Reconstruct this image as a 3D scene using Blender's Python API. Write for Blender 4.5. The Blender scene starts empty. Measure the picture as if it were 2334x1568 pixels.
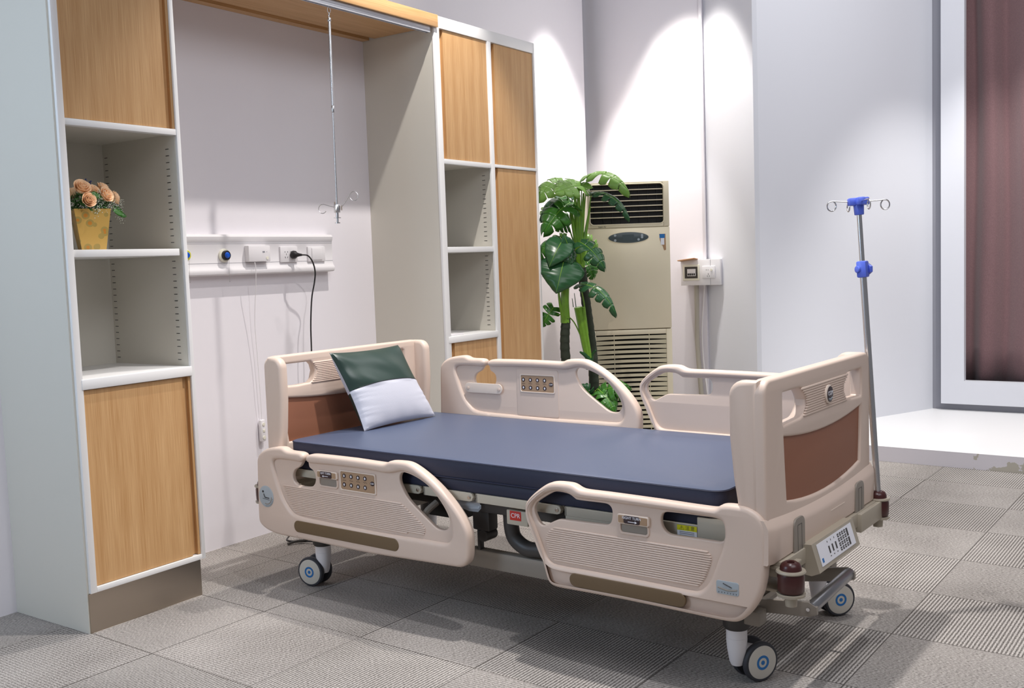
import bpy, bmesh, math, random
from mathutils import Vector, Matrix, Euler
R = math.radians
S = bpy.context.scene
COL = S.collection

# ------------------------------------------------------------------ camera
cam_d = bpy.data.cameras.new('camera'); cam = bpy.data.objects.new('camera', cam_d); COL.objects.link(cam)
rt = Vector((0.565878, -0.823750, -0.034887)); up = Vector((0.086083, 0.016947, 0.996144)); fw = Vector((0.819983, 0.566699, -0.080501))
cam.matrix_world = Matrix(((rt.x, up.x, -fw.x, 0), (rt.y, up.y, -fw.y, 0), (rt.z, up.z, -fw.z, 1.45), (0, 0, 0, 1)))
cam_d.sensor_width = 36; cam_d.lens = 2308.69 / 2334 * 36; cam_d.clip_start = .05
S.camera = cam

# ------------------------------------------------------------------ world, light, exposure
S.view_settings.view_transform = 'Standard'; S.view_settings.look = 'None'
S.view_settings.gamma = 1; S.view_settings.use_curve_mapping = False
S.view_settings.exposure = 0.17
W = bpy.data.worlds.new('world'); S.world = W; W.use_nodes = True
W.node_tree.nodes['Background'].inputs[0].default_value = (.93, .93, 1.0, 1)
W.node_tree.nodes['Background'].inputs[1].default_value = .17

def spot(loc, tgt, power, angle, blend=.35, color=(1, .95, .88), size=.04):
    l = bpy.data.lights.new('ceiling_spot', 'SPOT'); l.energy = power; l.spot_size = R(angle); l.spot_blend = blend
    l.color = color; l.shadow_soft_size = size
    o = bpy.data.objects.new('ceiling_spot', l); COL.objects.link(o); o.location = loc
    o.rotation_euler = (Vector(tgt) - Vector(loc)).to_track_quat('-Z', 'Y').to_euler(); return o
def area(loc, tgt, power, sx, sy, color=(1, 1, 1)):
    l = bpy.data.lights.new('soft_light', 'AREA'); l.shape = 'RECTANGLE'; l.size = sx; l.size_y = sy; l.energy = power; l.color = color
    o = bpy.data.objects.new('soft_light', l); COL.objects.link(o); o.location = loc
    o.rotation_euler = (Vector(tgt) - Vector(loc)).to_track_quat('-Z', 'Y').to_euler(); return o
spot((4.35, 3.03, 4.0), (4.1, 3.75, 1.3), 210, 88, .35, (1, .95, .90), .025)      # over the bed head, in front of the cabinets
spot((3.45, 1.9, 4.2), (3.4, 1.9, 0), 400, 92, .7, (1, .96, .93), .05)           # over the bed
spot((2.4, 1.0, 4.2), (2.5, 1.6, 0), 150, 80, .8, (.97, .97, 1), .05)            # foreground floor
spot((6.75, 3.75, 4.1), (6.9, 3.98, 1.2), 190, 54, .35, (1, .97, .93))           # wall right of the cabinets
spot((6.85, 3.3, 4.1), (7.2, 3.5, 1.2), 205, 62, .4, (1, .95, .88))           # corner behind the air conditioner
spot((7.7, .9, 4.2), (8.4, 1.1, .4), 235, 72, .6, (1, .98, .95))               # platform alcove
spot((5.9, 1.3, 4.1), (6.0, 1.3, 0), 190, 80, .7, (1, .98, .96))                 # floor at the right
area((6.6, .8, 4.2), (8.0, 2.2, 1.2), 46, 2.5, 2.5, (.97, .97, 1))        # added soft fill in place of ceiling bounce at the right
area((-.5, 4.0, 2.5), (2.3, 4.0, 1.9), 66, 1.6, 1.8, (.62, .80, 1))        # daylight from the left
area((2.0, -1.0, 4.2), (3.6, 2.4, .3), 60, 3.0, 2.0, (.95, .95, 1))        # added soft fill for the room behind the camera

# ------------------------------------------------------------------ materials
def rgb(h):
    v = [int(h[i:i+2], 16) / 255 for i in (0, 2, 4)]
    return tuple((c / 12.92 if c <= .04045 else ((c + .055) / 1.055) ** 2.4) for c in v) + (1,)
class NT:
    def __init__(s, m): s.t = m.node_tree; s.b = s.t.nodes['Principled BSDF']
    def n(s, typ, **kw):
        x = s.t.nodes.new(typ)
        for k, v in kw.items(): setattr(x, k, v)
        return x
    def link(s, a, b): s.t.links.new(a, b)
    def math(s, op, a, b=None, c=None):
        x = s.n('ShaderNodeMath', operation=op)
        for i, v in enumerate((a, b, c)):
            if v is None: continue
            if isinstance(v, (int, float)): x.inputs[i].default_value = v
            else: s.link(v, x.inputs[i])
        return x.outputs[0]
    def mix(s, f, a, b, mode='MIX'):
        x = s.n('ShaderNodeMix', data_type='RGBA', blend_type=mode)
        for i, v in ((0, f), (6, a), (7, b)):
            if isinstance(v, (int, float, tuple)): x.inputs[i].default_value = v
            else: s.link(v, x.inputs[i])
        return x.outputs[2]
def mat(name, col, rough=.5, metal=0, bump=0, bscale=200, spec=.5, var=0, vscale=6, emit=None, alpha=1, trans=0, sheen=0):
    m = bpy.data.materials.new(name); m.use_nodes = True; t = NT(m); b = t.b
    c = rgb(col) if isinstance(col, str) else col
    b.inputs['Base Color'].default_value = c; b.inputs['Roughness'].default_value = rough; b.inputs['Metallic'].default_value = metal
    b.inputs['Specular IOR Level'].default_value = spec
    if trans: b.inputs['Transmission Weight'].default_value = trans
    if alpha < 1: b.inputs['Alpha'].default_value = alpha
    if sheen: b.inputs['Sheen Weight'].default_value = sheen
    tc = t.n('ShaderNodeTexCoord')
    if var:
        n = t.n('ShaderNodeTexNoise'); n.inputs['Scale'].default_value = vscale; n.inputs['Detail'].default_value = 4
        t.link(tc.outputs['Object'], n.inputs['Vector'])
        f = t.math('MULTIPLY_ADD', n.outputs['Fac'], 2 * var, 1 - var)
        t.link(t.mix(1.0, c, f, 'MULTIPLY'), b.inputs['Base Color'])
    if bump:
        n = t.n('ShaderNodeTexNoise'); n.inputs['Scale'].default_value = bscale; t.link(tc.outputs['Object'], n.inputs['Vector'])
        bp = t.n('ShaderNodeBump'); bp.inputs['Strength'].default_value = bump; bp.inputs['Distance'].default_value = .002
        t.link(n.outputs['Fac'], bp.inputs['Height']); t.link(bp.outputs[0], b.inputs['Normal'])
    return m
def wood(name, c1, c2, vert=True):
    m = mat(name, c1, .45); t = NT(m); tc = t.n('ShaderNodeTexCoord'); mp = t.n('ShaderNodeMapping')
    mp.inputs['Scale'].default_value = (420, 420, 5) if vert else (5, 420, 420)
    t.link(tc.outputs['Object'], mp.inputs['Vector'])
    n = t.n('ShaderNodeTexNoise'); n.inputs['Scale'].default_value = 1; n.inputs['Detail'].default_value = 3; t.link(mp.outputs[0], n.inputs['Vector'])
    mp2 = t.n('ShaderNodeMapping'); mp2.inputs['Scale'].default_value = (22, 22, .8) if vert else (.8, 22, 22); t.link(tc.outputs['Object'], mp2.inputs['Vector'])
    n2 = t.n('ShaderNodeTexNoise'); n2.inputs['Scale'].default_value = 1; t.link(mp2.outputs[0], n2.inputs['Vector'])
    f = t.math('ADD', t.math('MULTIPLY', n.outputs['Fac'], .8), t.math('MULTIPLY', n2.outputs['Fac'], .45))
    f = t.math('MULTIPLY', t.math('SUBTRACT', f, .42), 2.4); f = t.math('MINIMUM', t.math('MAXIMUM', f, 0.0), 1.0)
    t.link(t.mix(f, rgb(c2), rgb(c1)), t.b.inputs['Base Color'])
    return m
M = {}
M['wall'] = mat('wall_paint', 'ECE8ED', .75, bump=.05, bscale=60)
M['wallcool'] = mat('wall_paint_cool', 'E0E1E7', .7, bump=.05, bscale=60)
M['platform'] = mat('platform_paint', 'F2F1F0', .45)
M['grey'] = mat('grey_trim', '8E8E96', .6)
M['cab'] = mat('cabinet_laminate', 'D2CEC3', .5)
M['cabwhite'] = mat('cabinet_white_edge', 'EAE9E8', .4)
M['wood'] = wood('oak_veneer', 'D4AC7C', 'B28452')
M['woodh'] = wood('oak_veneer_horizontal', 'D4AC7C', 'B28452', False)
M['beige'] = mat('beige_plastic', 'D8C3B4', .42, bump=.12, bscale=900)
M['beigelite'] = mat('beige_trim', 'E2D2C4', .4)
M['brown'] = mat('brown_panel', '96634B', .55, bump=.1, bscale=900)
M['olive'] = mat('olive_strip', '6B573D', .5, bump=.1, bscale=900)
M['tan'] = mat('tan_label', 'A98B6E', .5)
M['dark'] = mat('dark_label', '35262A', .4)
M['white'] = mat('white_mark', 'ECECF2', .4)
M['whiteplastic'] = mat('white_plastic', 'E9E6E8', .35)
M['navy'] = mat('navy_mattress_sheen', '4C566E', .42, bump=.08, bscale=500, spec=.6)  # mattress top, colour lightened to stand in for gloss off the bright wall
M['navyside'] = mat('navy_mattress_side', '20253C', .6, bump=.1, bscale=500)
M['frame'] = mat('frame_beige_metal', 'BDB5A4', .4)
M['beam'] = mat('beam_taupe_metal', 'ABA190', .42)
M['frameg'] = mat('frame_grey_metal', '8F877D', .45)
M['darkm'] = mat('dark_metal', '3D3A38', .45)
M['black'] = mat('black_plastic', '1B1A1C', .4)
M['chrome'] = mat('chrome', 'DADADC', .24, metal=1)
M['steel'] = mat('brushed_steel', 'B5A99C', .33, metal=1)
M['alu'] = mat('aluminium_rail', 'C9CBD2', .35, metal=.4)
M['pedal'] = mat('pedal_metal', '9C9CA0', .3, metal=.85)
M['tyre'] = mat('tyre_rubber', '37383E', .6)
M['disc'] = mat('wheel_disc', 'D0CBC0', .45)
M['blue'] = mat('blue_ring', '1B6FB4', .4)
M['purple'] = mat('blue_plastic', '5A70DA', .35)
M['bumper'] = mat('brown_bumper', '46211F', .3)
M['red'] = mat('red_label', 'C62D22', .45)
M['yellow'] = mat('yellow_label', 'D8D400', .5)
M['gauge'] = mat('gauge_grey', 'A9B2B8', .3)
M['leather'] = mat('green_leather', '263B34', .36, bump=.2, bscale=25, spec=.7)
M['fabric'] = mat('pale_fabric', 'C8C9D4', .85, bump=.3, bscale=420)
M['accase'] = mat('ac_case', 'DDD2B8', .45, var=.04, vscale=3)
M['accave'] = mat('ac_dark', '0C0A0C', .7)
M['acslat'] = mat('ac_slat', 'C4BBA0', .4)
M['lcd'] = mat('display_glass', '4A5558', .25)
M['leaf'] = mat('leaf_green', '3C7528', .3, var=.35, vscale=14)
M['leafd'] = mat('leaf_dark', '2C5A35', .28, var=.3, vscale=14)
M['leafl'] = mat('leaf_light', '86AD5C', .32, var=.25, vscale=14)
M['stem'] = mat('stem_green', '6E9A2E', .4, var=.25, vscale=30)
M['ringc'] = mat('trunk_ring', '6A7260', .7)
M['pot'] = mat('dark_pot', '241719', .15)
M['rust'] = mat('rusty_plate', 'A8825F', .6)
M['conduit'] = mat('conduit_grey', 'B3ADA0', .5)
M['cord'] = mat('black_rubber', '201E20', .45)
M['cream'] = mat('cream_plastic', 'E9E6D6', .35)
M['bluecap'] = mat('blue_glass', '1558C8', .15)
M['amber'] = mat('amber_cover', 'B98A62', .4)
for k, tcol, fac in (('leaf', '7FB01E', .30), ('leafd', '3F7A22', .15), ('leafl', 'B4DA30', .38)):   # thin leaves let some light through
    t = NT(M[k]); tr = t.n('ShaderNodeBsdfTranslucent'); tr.inputs[0].default_value = rgb(tcol); mx_ = t.n('ShaderNodeMixShader'); mx_.inputs[0].default_value = fac
    out = t.t.nodes['Material Output']; t.link(t.b.outputs[0], mx_.inputs[1]); t.link(tr.outputs[0], mx_.inputs[2]); t.link(mx_.outputs[0], out.inputs[0])
# trunk: dark with pale rings
m = mat('palm_trunk', '2E3528', .8, bump=.4, bscale=120); M['trunk'] = m
# curtain
m = mat('curtain_cloth', '7A5A5C', .9, sheen=.4); t = NT(m); tc = t.n('ShaderNodeTexCoord'); w = t.n('ShaderNodeTexNoise')
mp = t.n('ShaderNodeMapping'); mp.inputs['Scale'].default_value = (200, 200, 60); t.link(tc.outputs['Object'], mp.inputs[0]); t.link(mp.outputs[0], w.inputs['Vector'])
w.inputs['Scale'].default_value = 1.5
t.link(t.mix(w.outputs['Fac'], rgb('5F4246'), rgb('8C6C6D')), t.b.inputs['Base Color']); M['curtain'] = m
# peeling plinth
m = mat('plinth_paint', 'DAD6DC', .6); t = NT(m); tc = t.n('ShaderNodeTexCoord'); w = t.n('ShaderNodeTexNoise'); w.inputs['Scale'].default_value = 7; w.inputs['Detail'].default_value = 6
t.link(tc.outputs['Object'], w.inputs['Vector']); sx = t.n('ShaderNodeSeparateXYZ'); t.link(tc.outputs['Object'], sx.inputs[0])
f = t.math('GREATER_THAN', t.math('ADD', w.outputs['Fac'], t.math('MULTIPLY', sx.outputs['Z'], -1.4)), .46)
f = t.math('MULTIPLY', f, t.math('LESS_THAN', sx.outputs['Y'], 1.25))
t.link(t.mix(f, rgb('DAD6DC'), rgb('B9B4A8')), t.b.inputs['Base Color']); M['plinth'] = m
# carpet tiles, quarter turned
m = mat('carpet_tiles', '888888', .95, spec=.15); t = NT(m); M['carpet'] = m
tc = t.n('ShaderNodeTexCoord'); mp = t.n('ShaderNodeMapping'); mp.inputs['Rotation'].default_value = (0, 0, R(2.0))
t.link(tc.outputs['Object'], mp.inputs[0]); sx = t.n('ShaderNodeSeparateXYZ'); t.link(mp.outputs[0], sx.inputs[0])
a2 = R(2.0); AX = 4.405 * math.cos(a2) - .951 * math.sin(a2); AY = 4.405 * math.sin(a2) + .951 * math.cos(a2)
TX, TY = .545, .575
gx = t.math('DIVIDE', t.math('SUBTRACT', sx.outputs[0], AX), TX); gy = t.math('DIVIDE', t.math('SUBTRACT', sx.outputs[1], AY), TY)
fx, fy = t.math('FLOOR', gx), t.math('FLOOR', gy); par = t.math('MODULO', t.math('ABSOLUTE', t.math('ADD', fx, fy)), 2.0); par = t.math('GREATER_THAN', par, .5)
# even tiles: loops run along X, odd tiles: along Y
pitch = 2 * math.pi / .0135
c1 = t.math('MULTIPLY', sx.outputs[1], pitch); c2 = t.math('MULTIPLY', sx.outputs[0], pitch)
sel = t.math('ADD', t.math('MULTIPLY', par, c2), t.math('MULTIPLY', t.math('SUBTRACT', 1.0, par), c1))
def strn(scale):
    x = t.n('ShaderNodeMapping'); x.inputs['Scale'].default_value = scale; t.link(mp.outputs[0], x.inputs[0])
    y = t.n('ShaderNodeTexNoise'); y.inputs['Scale'].default_value = 1; y.inputs['Detail'].default_value = 2; y.inputs['Roughness'].default_value = .7; t.link(x.outputs[0], y.inputs['Vector']); return y.outputs['Fac']
nx, ny = strn((90, 380, 1)), strn((380, 90, 1))
ns = t.math('ADD', t.math('MULTIPLY', par, ny), t.math('MULTIPLY', t.math('SUBTRACT', 1.0, par), nx))
st = t.math('MULTIPLY_ADD', t.math('SINE', sel), .5, .5)
v = t.math('ADD', t.math('MULTIPLY', st, t.math('MULTIPLY_ADD', par, -.38, .66)), t.math('MULTIPLY', t.math('SUBTRACT', ns, .5), 2.0))
big = t.n('ShaderNodeTexNoise'); big.inputs['Scale'].default_value = 1.7; t.link(tc.outputs['Object'], big.inputs['Vector'])
v = t.math('ADD', v, t.math('MULTIPLY', t.math('SUBTRACT', big.outputs['Fac'], .5), .5))
v = t.math('MINIMUM', t.math('MAXIMUM', t.math('ADD', v, t.math('MULTIPLY_ADD', par, .19, .10)), 0.0), 1.0)
wn = t.n('ShaderNodeTexWhiteNoise', noise_dimensions='2D'); cx = t.n('ShaderNodeCombineXYZ'); t.link(fx, cx.inputs[0]); t.link(fy, cx.inputs[1]); t.link(cx.outputs[0], wn.inputs['Vector'])
c = t.mix(v, rgb('4E4844'), rgb('D2CCC6'))
c = t.mix(1.0, c, t.math('MULTIPLY_ADD', wn.outputs['Value'], .16, .9), 'MULTIPLY')
ex = t.math('LESS_THAN', t.math('ABSOLUTE', t.math('SUBTRACT', t.math('FRACT', gx), .5)), .4965); ey = t.math('LESS_THAN', t.math('ABSOLUTE', t.math('SUBTRACT', t.math('FRACT', gy), .5)), .4965)
c = t.mix(t.math('MULTIPLY', ex, ey), rgb('55504C'), c)
t.link(c, t.b.inputs['Base Color'])
bp = t.n('ShaderNodeBump'); bp.inputs['Strength'].default_value = .5; bp.inputs['Distance'].default_value = .004; t.link(v, bp.inputs['Height']); t.link(bp.outputs[0], t.b.inputs['Normal'])
# gold pot with discs
m = mat('gold_dots', 'D9A94F', .35); t = NT(m); tc = t.n('ShaderNodeTexCoord'); vo = t.n('ShaderNodeTexVoronoi'); vo.inputs['Scale'].default_value = 24
t.link(tc.outputs['Object'], vo.inputs['Vector']); f1 = t.math('LESS_THAN', vo.outputs['Distance'], .40); f2 = t.math('LESS_THAN', vo.outputs['Distance'], .22)
c = t.mix(f1, rgb('D4AC5C'), rgb('B39A55')); c = t.mix(f2, c, rgb('D08A35')); t.link(c, t.b.inputs['Base Color']); M['gold'] = m
M['rose'] = mat('rose_petal', 'FFD6AC', .6, var=.12, vscale=60); M['rosed'] = mat('rose_heart', 'F0A070', .6)
M['filler'] = mat('filler_green', '4A7A42', .6); M['breath'] = mat('white_blossom', 'D8E0D4', .6); M['bluef'] = mat('blue_blossom', '2F3C72', .6)
M['plastic_film'] = mat('clear_film', 'DCE2EA', .15, alpha=.45)

# ------------------------------------------------------------------ builders
def link(name, me, m, parent=None, label=None):
    if isinstance(me, bmesh.types.BMesh):
        bm = me; me = bpy.data.meshes.new(name)
        bmesh.ops.recalc_face_normals(bm, faces=bm.faces)
        bm.to_mesh(me); bm.free()
    sharp(me)
    me.materials.clear()
    for x in (m if isinstance(m, (list, tuple)) else [m]): me.materials.append(M[x] if isinstance(x, str) else x)
    o = bpy.data.objects.new(name, me); COL.objects.link(o)
    if parent: o.parent = parent
    if label: o['label'] = label
    return o
def sharp(me, ang=38):
    bm = bmesh.new(); bm.from_mesh(me)
    for f in bm.faces: f.smooth = True
    c = math.radians(ang)
    for e in bm.edges:
        if len(e.link_faces) == 2 and e.calc_face_angle(0) > c: e.smooth = False
    bm.to_mesh(me); bm.free()
def tag(o, label, cat, group=None, kind=None):
    if label: o['label'] = label
    if cat: o['category'] = cat
    if group: o['group'] = group
    if kind: o['kind'] = kind
    return o
def struct(o): o['kind'] = 'structure'; return o
def empty(name, loc=(0, 0, 0), rz=0, label=None, cat=None, group=None):
    o = bpy.data.objects.new(name, None); COL.objects.link(o); o.location = loc; o.rotation_euler = (0, 0, rz); o.empty_display_size = .05
    return tag(o, label, cat, group)
def box(bm, x0, x1, y0, y1, z0, z1, bev=0, seg=2, mx=None):
    vs = [bm.verts.new((x, y, z)) for x in (x0, x1) for y in (y0, y1) for z in (z0, z1)]
    fs = [bm.faces.new([vs[i] for i in f]) for f in ((0, 1, 3, 2), (4, 6, 7, 5), (0, 4, 5, 1), (2, 3, 7, 6), (0, 2, 6, 4), (1, 5, 7, 3))]
    if bev:
        es = {e for f in fs for e in f.edges}
        r = bmesh.ops.bevel(bm, geom=list(es), offset=bev, segments=seg, affect='EDGES', profile=.5)
        vs = list({v for f in r['faces'] for v in f.verts} | {v for v in vs if v.is_valid})
    if mx is not None:
        for v in {v for v in vs if v.is_valid}: v.co = mx @ v.co
def BX(name, d, m, parent=None, bev=0, label=None):
    bm = bmesh.new()
    for b in (d if isinstance(d[0], (list, tuple)) else [d]): box(bm, *b, bev=bev)
    return link(name, bm, m, parent, label)
def add_boxes(o, boxes, m):
    bm = bmesh.new(); bm.from_mesh(o.data); n = len(bm.faces); o.data.materials.append(M[m])
    for b in boxes: box(bm, *b)
    bm.faces.ensure_lookup_table()
    for f in bm.faces[n:]: f.material_index = len(o.data.materials) - 1
    bm.to_mesh(o.data); bm.free()
def BXs(name, boxes, m, parent=None, bev=0):
    return [BX(name, b, m, parent, bev) for b in boxes]
def tube(bm, pts, r, seg=10, closed=False, caps=True):
    pts = [Vector(p) for p in pts]; n = len(pts); rs = r if isinstance(r, (list, tuple)) else [r] * n
    tan = []
    for i in range(n):
        a = pts[(i - 1) % n] if (closed or i > 0) else pts[i]; b = pts[(i + 1) % n] if (closed or i < n - 1) else pts[i]
        tan.append((b - a).normalized())
    ref = Vector((0, 0, 1)) if abs(tan[0].z) < .9 else Vector((1, 0, 0))
    nrm = (ref - tan[0] * ref.dot(tan[0])).normalized(); rings = []
    for i in range(n):
        nrm = (nrm - tan[i] * nrm.dot(tan[i])).normalized(); bi = tan[i].cross(nrm)
        rings.append([bm.verts.new(pts[i] + (nrm * math.cos(2 * math.pi * k / seg) + bi * math.sin(2 * math.pi * k / seg)) * rs[i]) for k in range(seg)])
    for i in range(n if closed else n - 1):
        A, B = rings[i], rings[(i + 1) % n]
        for k in range(seg): bm.faces.new((A[k], A[(k + 1) % seg], B[(k + 1) % seg], B[k]))
    if not closed and caps:
        bm.faces.new(rings[0]); bm.faces.new(rings[-1][::-1])
def cyl(bm, a, b, r, r2=None, seg=24, bev=0):
    a, b = Vector(a), Vector(b); r2 = r if r2 is None else r2
    if bev:
        d = (b - a).normalized() * bev
        tube(bm, [a, a + d * .3, a + d, b - d, b - d * .3, b], [r - bev, r - bev * .3, r, r2, r2 - bev * .3, r2 - bev], seg)
    else: tube(bm, [a, b], [r, r2], seg)
def lathe(bm, prof, c=(0, 0, 0), seg=24, axis=None):
    c = Vector(c); q = Vector((0, 0, 1)).rotation_difference(Vector(axis)) if axis is not None else None
    rings = []
    for r, z in prof:
        ring = []
        for k in range(seg):
            p = Vector((r * math.cos(2 * math.pi * k / seg), r * math.sin(2 * math.pi * k / seg), z))
            ring.append(bm.verts.new(c + (q @ p if q else p)))
        rings.append(ring)
    for A, B in zip(rings, rings[1:]):
        for k in range(seg): bm.faces.new((A[k], A[(k + 1) % seg], B[(k + 1) % seg], B[k]))
    if prof[0][0] > 1e-6: bm.faces.new(rings[0][::-1])
    if prof[-1][0] > 1e-6: bm.faces.new(rings[-1])
    bmesh.ops.remove_doubles(bm, verts=[v for r in rings for v in r], dist=1e-6)
def LT(name, prof, m, parent=None, c=(0, 0, 0), seg=24, axis=None, label=None):
    bm = bmesh.new(); lathe(bm, prof, c, seg, axis); return link(name, bm, m, parent, label)
def TB(name, pts, r, m, parent=None, seg=10, closed=False, label=None):
    bm = bmesh.new(); tube(bm, pts, r, seg, closed); return link(name, bm, m, parent, label)
def smooth_poly(p, n=3):
    out = []; L = len(p)
    for i in range(L):
        p0, p1, p2, p3 = (Vector(p[(i + k - 1) % L] + (0,)) for k in range(4))
        d = (p2 - p1).length; k = n if d > .008 else 1
        for j in range(k):
            t_ = j / k
            q = .5 * ((2 * p1) + (-p0 + p2) * t_ + (2 * p0 - 5 * p1 + 4 * p2 - p3) * t_ ** 2 + (-p0 + 3 * p1 - 3 * p2 + p3) * t_ ** 3)
            out.append((q.x, q.y))
    return out
def smooth_pts(p, n=5):
    out = []; L = len(p); P = [Vector(a) for a in p]
    for i in range(L - 1):
        p0, p1, p2, p3 = P[max(i - 1, 0)], P[i], P[i + 1], P[min(i + 2, L - 1)]
        for j in range(n):
            t_ = j / n
            out.append(.5 * ((2 * p1) + (-p0 + p2) * t_ + (2 * p0 - 5 * p1 + 4 * p2 - p3) * t_ ** 2 + (-p0 + 3 * p1 - 3 * p2 + p3) * t_ ** 3))
    out.append(P[-1]); return out
def relax(p, step=.006, it=3):
    P = [Vector(q) for q in p]; n = len(P); seg = [(P[(i + 1) % n] - P[i]).length for i in range(n)]; L = sum(seg); N = max(12, int(L / step)); out = []; i = 0; acc = 0
    for k in range(N):
        d = L * k / N
        while i < n - 1 and acc + seg[i] < d: acc += seg[i]; i += 1
        out.append(P[i].lerp(P[(i + 1) % n], (d - acc) / max(seg[i], 1e-9)))
    for _ in range(it): out = [(out[k - 1] + out[k] * 2 + out[(k + 1) % N]) / 4 for k in range(N)]
    return [(q.x, q.y) for q in out]
def carea(p): return sum(a[0] * b[1] - b[0] * a[1] for a, b in zip(p, p[1:] + p[:1]))
def plate(name, outs, half, bevel, mapf, m, parent=None, label=None, inset=0, res=3):
    """solid plate from a 2D outline (first) with holes; half = half thickness incl. bevel"""
    c = bpy.data.curves.new('c', 'CURVE'); c.dimensions = '2D'; c.fill_mode = 'BOTH'
    for i, p in enumerate(outs):
        if (carea(p) > 0) == (i > 0): p = p[::-1]
        s = c.splines.new('POLY'); s.points.add(len(p) - 1); s.use_cyclic_u = True
        for k, q in enumerate(p): s.points[k].co = (q[0], q[1], 0, 1)
    c.extrude = max(half - bevel, 0); c.bevel_depth = bevel; c.bevel_resolution = res; c.offset = -bevel - inset
    o = bpy.data.objects.new('c', c); COL.objects.link(o); bpy.context.view_layer.update()
    dg = bpy.context.evaluated_depsgraph_get(); me = bpy.data.meshes.new_from_object(o.evaluated_get(dg), depsgraph=dg)
    bpy.data.objects.remove(o); bpy.data.curves.remove(c)
    bm = bmesh.new(); bm.from_mesh(me); bpy.data.meshes.remove(me)
    bmesh.ops.remove_doubles(bm, verts=bm.verts, dist=1e-5)
    for v in bm.verts: v.co = mapf(v.co)
    return link(name, bm, m, parent, label)
def rrect(x0, x1, y0, y1, r, n=5):
    o = []
    for cx_, cy_, a0 in ((x1 - r, y1 - r, 0), (x0 + r, y1 - r, 90), (x0 + r, y0 + r, 180), (x1 - r, y0 + r, 270)):
        for k in range(n + 1): a = R(a0 + 90 * k / n); o.append((cx_ + r * math.cos(a), cy_ + r * math.sin(a)))
    return o
def circ(cx_, cy_, r, n=24, ry=None): return [(cx_ + r * math.cos(2 * math.pi * k / n), cy_ + (ry or r) * math.sin(2 * math.pi * k / n)) for k in range(n)]
def text(name, s, size, mx, m, parent, ext=.0004):
    c = bpy.data.curves.new('t', 'FONT'); c.body = s; c.size = size; c.align_x = 'CENTER'; c.align_y = 'CENTER'; c.extrude = ext
    o = bpy.data.objects.new('t', c); COL.objects.link(o); bpy.context.view_layer.update()
    dg = bpy.context.evaluated_depsgraph_get(); me = bpy.data.meshes.new_from_object(o.evaluated_get(dg), depsgraph=dg)
    bpy.data.objects.remove(o); bpy.data.curves.remove(c); me.transform(mx)
    return link(name, me, m, parent)
def scan(poly, z):
    xs = []
    for (a, b), (c, d) in zip(poly, poly[1:] + poly[:1]):
        if (b - z) * (d - z) < 0: xs.append(a + (c - a) * (z - b) / (d - b))
    return (min(xs), max(xs)) if len(xs) > 1 else None
def grid(bm, fn, nu, nv):
    V = [[bm.verts.new(fn(i / nu, j / nv)) for j in range(nv + 1)] for i in range(nu + 1)]
    for i in range(nu):
        for j in range(nv): bm.faces.new((V[i][j], V[i + 1][j], V[i + 1][j + 1], V[i][j + 1]))
    return V
def copytree(o, parent=None):
    c = o.copy(); COL.objects.link(c); c.parent = parent
    for ch in list(o.children): copytree(ch, c)
    return c

# measured outlines (metres)
HR_OUT = [(2.451, 0.317), (2.448, 0.405), (2.445, 0.487), (2.441, 0.58), (2.433, 0.613), (2.395, 0.641), (2.345, 0.657), (2.264, 0.666), (2.248, 0.657), (2.23, 0.651), (2.187, 0.651), (2.145, 0.651), (2.125, 0.643), (2.121, 0.63), (2.128, 0.618), (2.14, 0.604), (2.154, 0.583), (2.169, 0.574), (2.186, 0.57), (2.202, 0.557), (2.209, 0.536), (2.199, 0.515), (2.172, 0.506), (2.096, 0.509), (2.075, 0.525), (2.07, 0.556), (2.083, 0.574), (2.107, 0.579), (2.113, 0.592), (2.113, 0.605), (2.116, 0.619), (2.114, 0.632), (2.104, 0.645), (2.081, 0.649), (2.036, 0.651), (1.819, 0.653), (1.639, 0.649), (1.626, 0.656), (1.605, 0.665), (1.524, 0.667), (1.486, 0.66), (1.425, 0.632), (1.365, 0.596), (1.307, 0.551), (1.256, 0.501), (1.223, 0.459), (1.204, 0.421), (1.201, 0.384), (1.206, 0.319), (1.219, 0.294), (1.244, 0.279), (1.274, 0.276), (1.509, 0.268), (1.776, 0.26), (2.064, 0.262), (2.218, 0.262), (2.337, 0.264), (2.409, 0.279), (2.44, 0.297)]
HR_HOLE = [(1.554, 0.605), (1.54, 0.615), (1.489, 0.606), (1.428, 0.582), (1.38, 0.547), (1.334, 0.496), (1.312, 0.457), (1.311, 0.439), (1.323, 0.423), (1.345, 0.418), (1.375, 0.423), (1.411, 0.445), (1.465, 0.481), (1.514, 0.518), (1.544, 0.558), (1.556, 0.585)]
HR_REC = [(2.336, 0.592), (2.321, 0.606), (2.285, 0.61), (2.19, 0.613), (2.16, 0.606), (2.162, 0.58), (2.194, 0.569), (2.215, 0.551), (2.219, 0.527), (2.207, 0.504), (2.176, 0.494), (2.092, 0.499), (2.066, 0.519), (2.058, 0.553), (2.068, 0.573), (2.101, 0.585), (2.103, 0.606), (2.069, 0.609), (1.965, 0.614), (1.753, 0.616), (1.638, 0.611), (1.585, 0.618), (1.539, 0.63), (1.476, 0.619), (1.415, 0.593), (1.362, 0.554), (1.31, 0.499), (1.288, 0.451), (1.286, 0.4), (1.298, 0.375), (1.323, 0.363), (1.44, 0.362), (1.701, 0.358), (1.983, 0.361), (2.186, 0.367), (2.231, 0.388), (2.268, 0.426), (2.295, 0.476), (2.315, 0.527)]
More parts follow.
